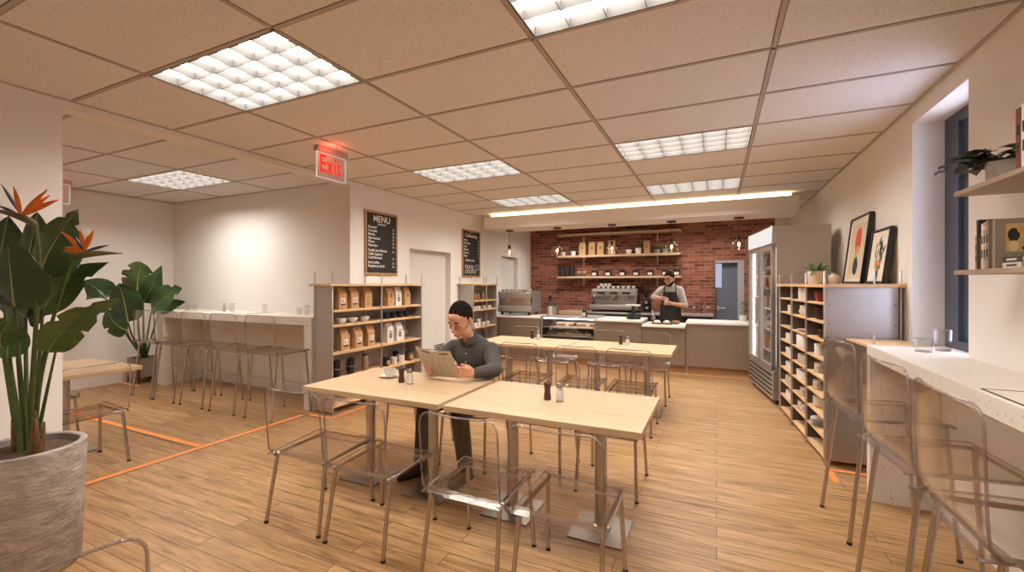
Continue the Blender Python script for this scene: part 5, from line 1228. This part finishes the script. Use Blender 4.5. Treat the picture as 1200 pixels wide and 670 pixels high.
M['petal'] = pm('orange petal', S(222, 120, 36), .5, var=.2, scale=30); M['bluepetal'] = pm('dark blue petal', S(38, 38, 60), .5); M['spathe'] = pm('green red spathe', S(96, 96, 58), .45, var=.45, scale=6)
def flower(stem_pts, beak, d, petals, blues):
    r0 = .010; bm = B(); q = [L(u, v, dd) for u, v, dd in stem_pts]; q = bez(q[0], q[1], q[2], 12) + [L(*beak[0], d)]
    tube(bm, q, .0085, 8); st = obj('flower_stalk', bm, 'stalk', bp)
    bm = B(); P = [L(*p, d - .01 * i) for i, p in enumerate(beak)]; n = 12; Q = bez(P[0], P[1], P[2], n); tube(bm, Q, [max(.0012, .017 * math.sin(PI * (.28 + .72 * i / n)) ** .9) for i in range(n + 1)], 8); sp = obj('spathe', bm, 'spathe', st)
    o = L(*petals[0], d - .004)
    for u, v, dd in petals[1]:
        tip = L(u, v, d + dd); bm = B(); Q = bez(o, (o + tip) / 2 + UP * .006, tip, 8); sd = (tip - o).cross(FWv).normalized(); rows = [[p - sd * (.013 * math.sin(PI * (.12 + .88 * i / 8)) + .0004), p - FWv * .005, p + sd * (.013 * math.sin(PI * (.12 + .88 * i / 8)) + .0004)] for i, p in enumerate(Q)]; sheet(bm, rows); thicken(bm, .0015); obj('petal', bm, 'petal', st, 70)
    for u, v, dd in blues:
        tip = L(u, v, d + dd); bm = B(); tube(bm, bez(o, (o + tip) / 2 + UP * .004, tip, 8), [.003, .004, .0055, .007, .0075, .007, .005, .003, .0008], 6); obj('blue_petal', bm, 'bluepetal', st)
flower([(36, 508, 2.28), (42, 400, 2.2), (46, 300, 2.15)], [(42, 264), (22, 249), (-14, 246)], 2.12, ((25, 253), [(16.5, 219, 0), (56, 222, -.02), (69, 234, .0), (59, 229, .04)]), [(1, 215, .02), (45, 231, .02), (-4, 240, 0)])
flower([(40, 508, 2.34), (44, 420, 2.3), (76, 330, 2.28)], [(86, 302), (102, 295), (144, 297)], 2.27, ((98, 295), [(73, 272, 0), (94, 269, .02), (110, 270, 0), (104, 276, -.03), (74, 294, .0), (76, 290, .03)]), [(128, 287, 0), (88, 277, -.02)])
for k, (u, v, u2, v2) in enumerate(((17, 508, 14, 492), (44, 508, 41, 481), (47, 510, 52, 494), (36, 512, 38, 496))):
    bm = B(); a, b = L(u, v, 2.26), L(u2, v2, 2.24); a.z = .0; tube(bm, [a, (a + b) / 2 + RT * .004, b], [.012, .011, .004], 7); obj('dry_sheath', bm, pm('dry sheath', S(132, 98, 62), .8, var=.4, scale=30) if k == 0 else bpy.data.materials['dry sheath'], bp)
# ---- leafy plant in the side room corner
Q0 = Vector((-7.96, 3.72, 0))
t = thing('grey_planter', 'grey fibre planter on a dark stand in the side room corner', 'planter', Q0)
bm = B(); lathe(bm, [(0, .085), (.17, .085), (.185, .10), (.205, .37), (.203, .378), (.187, .378), (.183, .34), (0, .34)], 36); obj('planter_body', bm, 'potgrey', t)
for k in range(4):
    a = PI / 4 + k * PI / 2; x, y = .192 * math.cos(a), .192 * math.sin(a); bm = B(); box(bm, x - .012, x + .012, y - .012, y + .012, 0, .22); obj('stand_leg', bm, 'brown', t)
bm = B(); box(bm, -.14, .14, -.012, .012, .06, .084); obj('stand_bar', bm, 'brown', t)
bm = B(); box(bm, -.012, .012, -.14, .14, .06, .0835); obj('stand_bar', bm, 'brown', t)
cp = thing('leafy_plant', 'tall plant with broad paddle leaves in the grey planter', 'plant', (Q0.x, Q0.y, .343)); INVP = Matrix.Translation(-Vector((Q0.x, Q0.y, .343)))
bm = B(); lathe(bm, [(0, .012), (.170, .01), (.170, .002), (0, .002)], 24); obj('soil', bm, 'soil', cp)
D_ = 6.25
lv = [((161, 345), (160, 326), (166, 307), .235, RT, 'leafb', .42, (.45, .7)), ((168, 354), (178, 338), (189, 311), .13, RT + UP * .4, 'leaf', .8, 0), ((177, 366), (190, 345), (213, 337), .16, UP + RT * .5, 'leaf', .7, (.8,)), ((186, 366), (200, 356), (217, 353), .08, UP + RT * .3, 'leafd', .8, 0),
      ((126, 352), (118, 338), (98, 330), .17, UP - RT * .6, 'leafd', .7, 0), ((150, 377), (146, 350), (139, 332), .22, RT - UP * .1, 'leafd', .65, 0), ((149, 387), (132, 382), (125, 362), .17, RT + UP * .6, 'leaf', .65, (.5,))]
for k, (a, b, c, hw_, sd, m, sh_, tr) in enumerate(lv):
    DD = D_ - .08 * (k % 3) - (.1 if k > 3 else 0)
    big_leaf(cp, L(*a, DD), L(*b, DD - .05), L(*c, DD - .06), hw_ * 1.1, sd, .1, sh_, tr, 20 + k, m, .7)
    bm = B(); r = [L(163 + (k - 3) * 1.5, 422, D_ + .02), L((a[0] + 163) / 2 + (2 if a[0] > 163 else -1), (a[1] + 430) / 2, D_), L(*a, DD)]; r[0] = Vector(((k - 3) * .02, .02 * (k % 2), .032)); tube(bm, bez(*r, 9), [.020 - .0013 * i for i in range(10)], 8); obj('leaf_stalk', bm, 'stalk', cp)
# ================================================================== PEOPLE
def cap(bm, pts, rs, n=14):
    """rounded limb through points with radii"""
    pts = [Vector(p) for p in pts]
    tube(bm, pts, list(rs), n)
    for p, r in ((pts[0], rs[0]), (pts[-1], rs[-1])): ell(bm, p, r * .995, None, n, 10)
    for p, r in zip(pts[1:-1], rs[1:-1]): ell(bm, p, r, None, n, 10)
def fuse(bm, voxel, smooth=4, fac=.5):
    """union every overlapping volume into one continuous surface"""
    bmesh.ops.recalc_face_normals(bm, faces=list(bm.faces))
    me = bpy.data.meshes.new('tmp'); bm.to_mesh(me); bm.free(); o = bpy.data.objects.new('tmp', me); C.objects.link(o)
    a = o.modifiers.new('r', 'REMESH'); a.mode = 'VOXEL'; a.voxel_size = voxel; a.adaptivity = 0
    if smooth: s = o.modifiers.new('s', 'SMOOTH'); s.iterations = smooth; s.factor = fac
    bpy.context.view_layer.update()
    m2 = bpy.data.meshes.new_from_object(o.evaluated_get(bpy.context.evaluated_depsgraph_get()))
    bpy.data.objects.remove(o); bpy.data.meshes.remove(me)
    r = bmesh.new(); r.from_mesh(m2); bpy.data.meshes.remove(m2); return r
def xell(bm, mx, c, r, rot=None): ell(bm, mx @ Vector(c), r, (mx.to_quaternion() @ (rot or Quaternion())), 18, 12)
def head_volume(bm, mx, k=1.0):
    """face towards local -Y, origin between the ears"""
    e = lambda c, r, rot=None: xell(bm, mx, Vector(c) * k, Vector(r) * k, rot)
    e((0, .018, .035), (.076, .096, .090)); e((0, -.01, .0), (.070, .080, .085)); e((0, -.022, -.055), (.057, .066, .062)); e((0, -.062, -.096), (.028, .026, .022))
    e((0, -.076, .030), (.056, .020, .013)); e((0, -.060, .062), (.055, .035, .035))
    for s in (-1, 1):
        e((s * .043, -.060, -.018), (.023, .026, .024)); e((s * .079, .012, -.008), (.011, .020, .032)); e((s * .013, -.103, -.034), (.010, .011, .009)); e((s * .040, -.035, -.075), (.022, .035, .030))
        e((s * .031, -.079, .010), (.015, .011, .010))
    cap(bm, [mx @ (Vector(p) * k) for p in ((0, -.088, .024), (0, -.104, -.006), (0, -.114, -.028))], [.009 * k, .011 * k, .014 * k])
    e((0, -.091, -.064), (.025, .011, .0065)); e((0, -.089, -.075), (.021, .011, .0075))
def face_parts(parent, mx, k=1.0, beard=False, tag_='m'):
    for s in (-1, 1):
        bm = B(); xell(bm, mx, Vector((s * .031, -.0862, .006)) * k, Vector((.0125, .006, .0038)) * k); obj('eye', bm, pm('dark eye ' + tag_, S(38, 28, 26), .3), parent)
        bm = B(); tube(bm, [mx @ (Vector(p) * k) for p in ((s * .012, -.0945, .030), (s * .030, -.0965, .036), (s * .052, -.081, .030))], [.004 * k, .0052 * k, .003 * k], 6); obj('eyebrow', bm, 'hair', parent)
    bm = B(); xell(bm, mx, Vector((0, -.0985, -.0700)) * k, Vector((.022, .006, .0085)) * k); obj('lips', bm, pm('lips ' + tag_, S(176, 104, 88), .5), parent)
    # hair: a fitted cap with a fringe line, sides and nape
    t = bmesh.new(); bmesh.ops.create_uvsphere(t, u_segments=64, v_segments=48, radius=1)
    kill = []
    for v in t.verts:
        p = v.co
        front = -p.y; line = .25 if front > .60 else (.25 - (.60 - front) * 1.03 if front > .26 else -.10 - (.26 - front) * .85)
        line += .09 * noise.noise(Vector((p.x * 7, p.y * 7, 1.3))) + .04 * noise.noise(Vector((p.x * 19, p.y * 19, 4.3)))
        if abs(p.x) > .86 and .08 < front < .34: line = min(line, -.34)
        line = max(line, -.74)
        if p.z < line: kill.append(v)
    bmesh.ops.delete(t, geom=kill, context='VERTS')
    edge = {v for e in t.edges if len(e.link_faces) == 1 for v in e.verts}
    near = {w for v in edge for e in v.link_edges for w in e.verts} - edge
    for v in t.verts:
        p = v.co; g = .955 if v in edge else (.985 if v in near else 1.0) + .030 * noise.noise(p * 6.5) + .022 * noise.noise(p * 15) + .02 * max(0, -p.y * p.z)
        side = 1 - .05 * max(0, min(1, (.35 - p.z) / .5))
        v.co = mx @ (Vector((p.x * .0835 * g * side, .018 + p.y * .104 * g, .034 + p.z * .1035 * (1 + .09 * max(0, p.z)) * g)) * k)
    bmesh.ops.solidify(t, geom=list(t.faces), thickness=.006 * k); bm = B(); merge(bm, t); obj('hair', bm, 'hair', parent, 60)
    if beard:
        t = bmesh.new(); bmesh.ops.create_uvsphere(t, u_segments=30, v_segments=22, radius=1)
        bmesh.ops.delete(t, geom=[v for v in t.verts if v.co.y > .35 or v.co.z > (.30 if abs(v.co.x) > .72 else .02) or (abs(v.co.x) < .45 and v.co.z > -.05)], context='VERTS')
        for v in t.verts: v.co = mx @ (Vector((v.co.x * .067, -.026 + v.co.y * .079, -.052 + v.co.z * .074)) * k)
        bmesh.ops.solidify(t, geom=list(t.faces), thickness=.008 * k); bm = B(); merge(bm, t); obj('beard', bm, 'hair', parent, 60)
def hand(bm, wrist, dirv, up, curl, thumb=(.4, .5), k=1.0, spread=0):
    """wrist -> knuckles along dirv; up points to the index side; fingers curl towards dirv x up * sign(curl)"""
    d = Vector(dirv).normalized(); u = Vector(up); u = (u - d * u.dot(d)).normalized(); n = d.cross(u); sg = 1 if curl >= 0 else -1; n = n * sg; c0 = abs(curl); w = Vector(wrist)
    for o in (-.028, -.010, .010, .028): cap(bm, [w + u * o * .6 * k + d * .005, w + d * .082 * k + u * o * k], [.014 * k, .0125 * k], 10)
    for o, ln, cc in ((.030, .074, 1.0), (.010, .084, 1.0), (-.010, .079, 1.06), (-.029, .062, 1.15)):
        p = w + d * .085 * k + u * o * k; a = 0; pts = [p]
        for s_, fr in enumerate((.45, .32, .23)):
            a += c0 * cc * (.9 if s_ == 0 else 1.0); dd = d * math.cos(a) + n * math.sin(a) + u * spread * o * 8; p = p + dd.normalized() * ln * fr * k; pts.append(p)
        cap(bm, pts, [.0098 * k, .0090 * k, .0082 * k, .0070 * k], 10)
    p = w + d * .028 * k + u * .026 * k; q = p + (d * .80 + u * .40 + n * thumb[0]).normalized() * .036 * k; r = q + (d * .95 + u * .08 + n * thumb[1]).normalized() * .030 * k; s_ = r + (d * .9 + u * .05 + n * thumb[1]).normalized() * .024 * k
    cap(bm, [p, q, r, s_], [.015 * k, .0125 * k, .0108 * k, .0085 * k], 10)
def frame_at(c, yaw=0, pitch=0, roll=0): return Matrix.Translation(Vector(c)) @ Matrix.Rotation(yaw, 4, 'Z') @ Matrix.Rotation(pitch, 4, 'X') @ Matrix.Rotation(roll, 4, 'Y')

# ---------------------------------------------------------------- the reading man
man = thing('person', 'seated man in a dark grey check shirt reading a folded menu at the table', 'person', (-1.885, 3.25, 0)); MI = Matrix.Translation((1.885, -3.25, 0))
HM = frame_at((-1.918, 3.115, 1.195), -.12, .46); KH = 1.12
rsh, lsh = Vector((-2.065, 3.245, .945)), Vector((-1.705, 3.245, .945))
rel_, lel = Vector((-2.20, 3.085, .825)), Vector((-1.590, 3.085, .820))
rwr, lwr = Vector((-2.095, 2.93, .818)), Vector((-1.680, 2.925, .812))
rhip, lhip = Vector((-1.98, 3.30, .565)), Vector((-1.79, 3.30, .565))
rkn, lkn = Vector((-2.10, 2.87, .525)), Vector((-1.735, 2.80, .525))
ran, lan = Vector((-2.105, 2.83, .10)), Vector((-1.735, 2.88, .10))
chest, belly = Vector((-1.885, 3.27, .90)), Vector((-1.885, 3.29, .68))
bm = B(); head_volume(bm, HM, KH)
cap(bm, [(-1.888, 3.235, 1.0), (-1.900, 3.18, 1.075), (-1.905, 3.15, 1.12)], [.060, .054, .054])
ell(bm, chest, (.165, .105, .15)); ell(bm, belly, (.145, .11, .17)); ell(bm, (-1.885, 3.30, .57), (.155, .12, .09))
for a, b, c in ((rsh, rel_, rwr), (lsh, lel, lwr)): cap(bm, [a, (a + b) / 2, b], [.055, .046, .040]); cap(bm, [b, (b + c) / 2, c], [.039, .036, .027])
for a, b, c in ((rhip, rkn, ran), (lhip, lkn, lan)): cap(bm, [a, (a + b) / 2, b], [.080, .070, .055]); cap(bm, [b, b * .6 + c * .4, c], [.053, .050, .036])
for c in (ran, lan): cap(bm, [c, c + Vector((0, .0, -.04))], [.032, .026])
hand(bm, rwr, (.62, -.55, .12), (.3, -.2, 1), .52, (-.6, -.3), 1.05)
hand(bm, lwr, (-.75, -.45, .16), (-.3, -.2, 1), -.50, (-.6, -.3), 1.05)
b = fuse(bm, .0048, 3); obj('body', b, 'skin', man, 180, MI)
face_parts(man, MI @ HM, KH, False, 'man')
M['shirt'] = check_mat('grey check shirt', S(62, 58, 56), S(98, 92, 87), .013)
bm = B(); ell(bm, chest + Vector((0, .0, .0)), (.190, .125, .165)); ell(bm, belly, (.175, .135, .19)); ell(bm, (-1.885, 3.30, .57), (.180, .142, .09)); ell(bm, (-1.885, 3.265, .965), (.185, .078, .070))
for a, b_, c in ((rsh, rel_, rwr), (lsh, lel, lwr)):
    w_ = c + (b_ - c) * .10
    cap(bm, [a, (a + b_) / 2 + Vector((0, 0, -.01)), b_], [.072, .068, .059]); cap(bm, [b_, (b_ + w_) / 2, w_], [.060, .054, .041])
cap(bm, [(-1.888, 3.24, .985), (-1.893, 3.225, 1.045)], [.085, .066])
b = fuse(bm, .0075, 4); obj('shirt', b, 'shirt', man, 180, MI)
CN = [Vector((-1.897 + .070 * math.cos(a), 3.205 + .068 * math.sin(a), 1.052 + .022 * math.sin(a))) for a in [-PI / 2 + .28 + (2 * PI - .56) * i / 20 for i in range(21)]]
bm = B(); sheet(bm, [[p + Vector((0, 0, .02)) for p in CN], [p + (p - Vector((-1.897, 3.205, p.z))) * .14 + Vector((0, 0, -.002)) for p in CN], [p + (p - Vector((-1.897, 3.205, p.z))) * .28 + Vector((0, 0, -.03 if i not in (0, 20) else -.05)) for i, p in enumerate(CN)]]); thicken(bm, .004); obj('collar', bm, 'shirt', man, 60, MI)
for z, y in ((.985, 3.155), (.92, 3.143), (.85, 3.141), (.79, 3.146)): bm = B(); ell(bm, (-1.888, y, z), (.006, .003, .006)); obj('button', bm, 'white', man, 60, MI)
bm = B(); cap(bm, [(-1.99, 3.135, .80), (-1.93, 3.128, .855)], [.004, .004], 8); obj('pen', bm, 'black', man, 60, MI)
for b_, c, nm in ((rel_, rwr, 0), (lel, lwr, 1)): bm = B(); w_ = c + (b_ - c) * .06; e_ = c + (b_ - c) * .30; tube(bm, [w_, e_], [.0415, .048], 16); obj('cuff', bm, 'shirt', man, 60, MI)
M['trouser'] = pm('dark trousers', S(58, 50, 48), .85, var=.1, scale=30)
bm = B(); ell(bm, (-1.885, 3.30, .555), (.180, .145, .080))
for a, b_, c in ((rhip, rkn, ran), (lhip, lkn, lan)): e_ = c + Vector((0, 0, .01)); cap(bm, [a, (a + b_) / 2, b_], [.092, .084, .070]); cap(bm, [b_, (b_ + e_) / 2, e_], [.068, .066, .060])
b = fuse(bm, .009, 4); obj('trousers', b, 'trouser', man, 180, MI)
M['shoe'] = pm('brown leather shoe', S(74, 52, 40), .45)
for c, sx in ((ran, -.07), (lan, -.02)):
    bm = B(); cap(bm, [c + Vector((.0, .035, -.05)), c + Vector((sx * .5, -.06, -.052)), c + Vector((sx, -.15, -.060))], [.046, .043, .036]); cap(bm, [c + Vector((0, .02, -.05)), c + Vector((0, .01, .01))], [.048, .045])
    b = fuse(bm, .006, 3)
    for v in b.verts: v.co.z = max(v.co.z, .0115)
    sh_ = obj('shoe', b, 'shoe', man, 60, MI)
    bm = B(); P = [(.045, .06), (.048, -.02), (sx + .04, -.15), (sx + .01, -.19), (sx - .03, -.18), (sx - .044, -.12), (-.05, -.02), (-.045, .06), (0, .085)]; prism(bm, P, (c.x, c.y, .0105), (1, 0, 0), (0, 1, 0), (0, 0, 1), .010); obj('sole', bm, 'matblack', sh_, 60, MI)
# folded menu in his hands
c_ = {n: at(u, v, Y=y) for n, u, v, y in (('tl', 486, 405, 2.70), ('tm', 506, 411.5, 2.77), ('tr', 527.5, 411.5, 2.72), ('br', 541, 443, 2.865), ('bm', 517, 441, 2.91), ('bl', 500, 437.5, 2.86))}
mc = (c_['tm'] + c_['bm']) / 2
mn = thing('folded_menu', 'grey folded paper menu held open by the seated man', 'menu', mc); TI = Matrix.Translation(-mc)
M['news'] = pm('grey menu paper', S(204, 192, 180), .85, var=.05, scale=20)
def page(a, b, c, d, nm):
    rows = [[a.lerp(b, j / 6).lerp(d.lerp(c, j / 6), i / 6) for j in range(7)] for i in range(7)]
    bm = B(); sheet(bm, rows); thicken(bm, .0012); pg = obj(nm, bm, 'news', mn, 60, TI)
    nrm = (b - a).cross(d - a).normalized(); nrm = nrm if nrm.y < 0 else -nrm
    def P_(s, t): return a.lerp(b, s).lerp(d.lerp(c, s), t) + nrm * .0022
    for cx0, cx1 in ((.10, .36), (.42, .64), (.70, .92)):
        for k in range(9):
            t0 = .24 + k * .075; bm = B(); sheet(bm, [[P_(cx0, t0), P_(cx1 - .04 * (k % 3), t0)], [P_(cx0, t0 + .010), P_(cx1 - .04 * (k % 3), t0 + .010)]]); thicken(bm, .0006); obj('printed_line', bm, pm('faint print', S(150, 139, 130), .9) if 'faint print' not in bpy.data.materials else bpy.data.materials['faint print'], pg, 60, TI)
    bm = B(); sheet(bm, [[P_(.35, .08), P_(.82, .08)], [P_(.35, .12), P_(.82, .12)]]); thicken(bm, .0006); obj('heading', bm, 'ink', pg, 60, TI)
page(c_['tl'], c_['tm'], c_['bm'], c_['bl'], 'page'); page(c_['tm'], c_['tr'], c_['br'], c_['bm'], 'page')

# ---------------------------------------------------------------- the barista
BX, BY = -.80, 8.92
bar_ = thing('person', 'bearded barista in grey shirt and black apron standing behind the counter', 'person', (BX, BY, 0)); MI = Matrix.Translation((-BX, -BY, 0))
HM = frame_at((-.815, 8.84, 1.585), -.30, .40); KH = 1.10
rsh, lsh = Vector((BX - .170, BY, 1.385)), Vector((BX + .170, BY, 1.385))
rel_ = at(766, 348, Y=8.78); lel = at(803, 358.5, Y=8.84)
rwr = at(775.5, 349.5, Y=8.60); lwr = at(787, 355.5, Y=8.60)
bm = B(); head_volume(bm, HM, KH)
cap(bm, [(BX, 8.92, 1.43), (BX - .006, 8.89, 1.50), (-.812, 8.865, 1.54)], [.062, .056, .056])
ell(bm, (BX, BY, 1.27), (.165, .105, .19)); ell(bm, (BX, BY, 1.05), (.14, .10, .18)); ell(bm, (BX, BY, .92), (.16, .11, .12))
for a, b_, c in ((rsh, rel_, rwr), (lsh, lel, lwr)): cap(bm, [a, (a + b_) / 2, b_], [.058, .050, .042]); cap(bm, [b_, (b_ + c) / 2, c], [.043, .040, .029])
for s in (-1, 1): cap(bm, [(BX + s * .09, BY, .88), (BX + s * .095, BY - .01, .48), (BX + s * .10, BY, .09)], [.082, .056, .040]); cap(bm, [(BX + s * .10, BY + .02, .04), (BX + s * .115, BY - .14, .035)], [.034, .028])
hand(bm, rwr, (.75, -.2, -.15), (.1, -.3, .9), .60, (.6, .4), 1.08)
hand(bm, lwr, (-.80, -.2, .08), (-.1, -.4, .9), -.55, (.6, .4), 1.08)
b = fuse(bm, .0055, 3); obj('body', b, 'skin', bar_, 180, MI)
face_parts(bar_, MI @ HM, KH, True, 'barista')
M['gshirt'] = pm('light grey shirt', S(176, 168, 162), .9, var=.08, scale=40)
bm = B(); ell(bm, (BX, BY, 1.27), (.188, .122, .205)); ell(bm, (BX, BY, 1.05), (.165, .118, .20)); ell(bm, (BX, BY + .005, 1.41), (.165, .075, .055)); cap(bm, [(BX - .15, BY, 1.40), (BX, BY, 1.455), (BX + .15, BY, 1.40)], [.05, .06, .05]); ell(bm, (BX, BY, .90), (.175, .122, .10))
for a, b_, c in ((rsh, rel_, rwr), (lsh, lel, lwr)): w_ = b_ + (c - b_) * .12; cap(bm, [a, (a + b_) / 2, b_, w_], [.066, .062, .054, .051])
cap(bm, [(BX, 8.925, 1.43), (BX - .003, 8.91, 1.475)], [.088, .070])
b = fuse(bm, .009, 4); obj('shirt', b, 'gshirt', bar_, 180, MI)
CN = [Vector((BX - .006 + .072 * math.cos(a), 8.90 + .068 * math.sin(a), 1.484 + .02 * math.sin(a))) for a in [-PI / 2 + .3 + (2 * PI - .6) * i / 18 for i in range(19)]]
bm = B(); sheet(bm, [[p + Vector((0, 0, .018)) for p in CN], [p + (p - Vector((BX - .006, 8.90, p.z))) * .3 + Vector((0, 0, -.028)) for p in CN]]); thicken(bm, .004); obj('collar', bm, 'gshirt', bar_, 60, MI)
bm = B(); ell(bm, (BX, BY, .90), (.172, .12, .09))
for s in (-1, 1): cap(bm, [(BX + s * .09, BY, .88), (BX + s * .095, BY - .01, .48), (BX + s * .10, BY, .07)], [.098, .076, .064])
b = fuse(bm, .011, 3)
for v in b.verts: v.co.z = max(v.co.z, .03)
obj('trousers', b, 'trouser', bar_, 180, MI)
for s in (-1, 1):
    bm = B(); cap(bm, [(BX + s * .10, BY + .03, .045), (BX + s * .118, BY - .16, .036)], [.046, .036]); b = fuse(bm, .007, 3)
    for v in b.verts: v.co.z = max(v.co.z, .0)
    obj('shoe', b, 'shoe', bar_, 60, MI)
M['apron'] = pm('black apron', S(40, 35, 33), .85)
rows = []
for z, aw, rx, ry in ((1.345, .62, .185, .132), (1.30, .68, .197, .138), (1.22, .78, .201, .140), (1.14, .95, .198, .138), (1.08, 1.25, .190, .137), (1.0, 1.35, .186, .137), (.90, 1.40, .196, .144), (.78, 1.40, .202, .150), (.62, 1.35, .208, .158), (.46, 1.3, .212, .162)):
    rows.append([Vector((BX + rx * math.sin(-aw + 2 * aw * j / 14), BY - ry * math.cos(-aw + 2 * aw * j / 14) - .004, z)) for j in range(15)])
bm = B(); sheet(bm, rows); thicken(bm, .006); ap = obj('apron', bm, 'apron', bar_, 60, MI)
for s in (-1, 1): bm = B(); tube(bm, [(BX + s * .105, BY - .112, 1.34), (BX + s * .105, BY - .095, 1.42), (BX + s * .088, BY - .02, 1.492), (BX + s * .05, BY + .075, 1.475)], .011, 8); obj('neck_strap', bm, 'apron', ap, 60, MI)
hc = make_cup('white_cup', .036, .07, 'white', False, .7); q = (rwr + lwr) / 2; hc.location = (q.x + .005, q.y - .055, q.z - .035); hc['label'] = 'small white cup held in the barista\'s hands'; hc['category'] = 'cup'
# ================================================================== LIGHT AND CAMERA
wd = bpy.data.worlds.new('World'); bpy.context.scene.world = wd; wd.use_nodes = True
bgn = wd.node_tree.nodes['Background']; bgn.inputs[0].default_value = (.72, .77, 1.0, 1); bgn.inputs[1].default_value = 9.0
cam = bpy.data.cameras.new('Camera'); co = bpy.data.objects.new('Camera', cam); C.objects.link(co)
cam.sensor_width = 36; cam.lens = FPX * 36 / 1200
cam.shift_y = (V0 - 335) / 1200
co.location = (0, 0, EYE); co.rotation_euler = (PI / 2, 0, YAW); cam.clip_start = .05
sc = bpy.context.scene; sc.camera = co
sc.view_settings.view_transform = 'Standard'; sc.view_settings.look = 'None'; sc.view_settings.gamma = 1; sc.view_settings.exposure = -0.23
sc.cycles.max_bounces = 14; sc.cycles.transparent_max_bounces = 40; sc.cycles.diffuse_bounces = 5; sc.cycles.glossy_bounces = 5; sc.cycles.sample_clamp_indirect = 6; sc.cycles.use_denoising = True
sc.cycles.caustics_reflective = False; sc.cycles.caustics_refractive = False
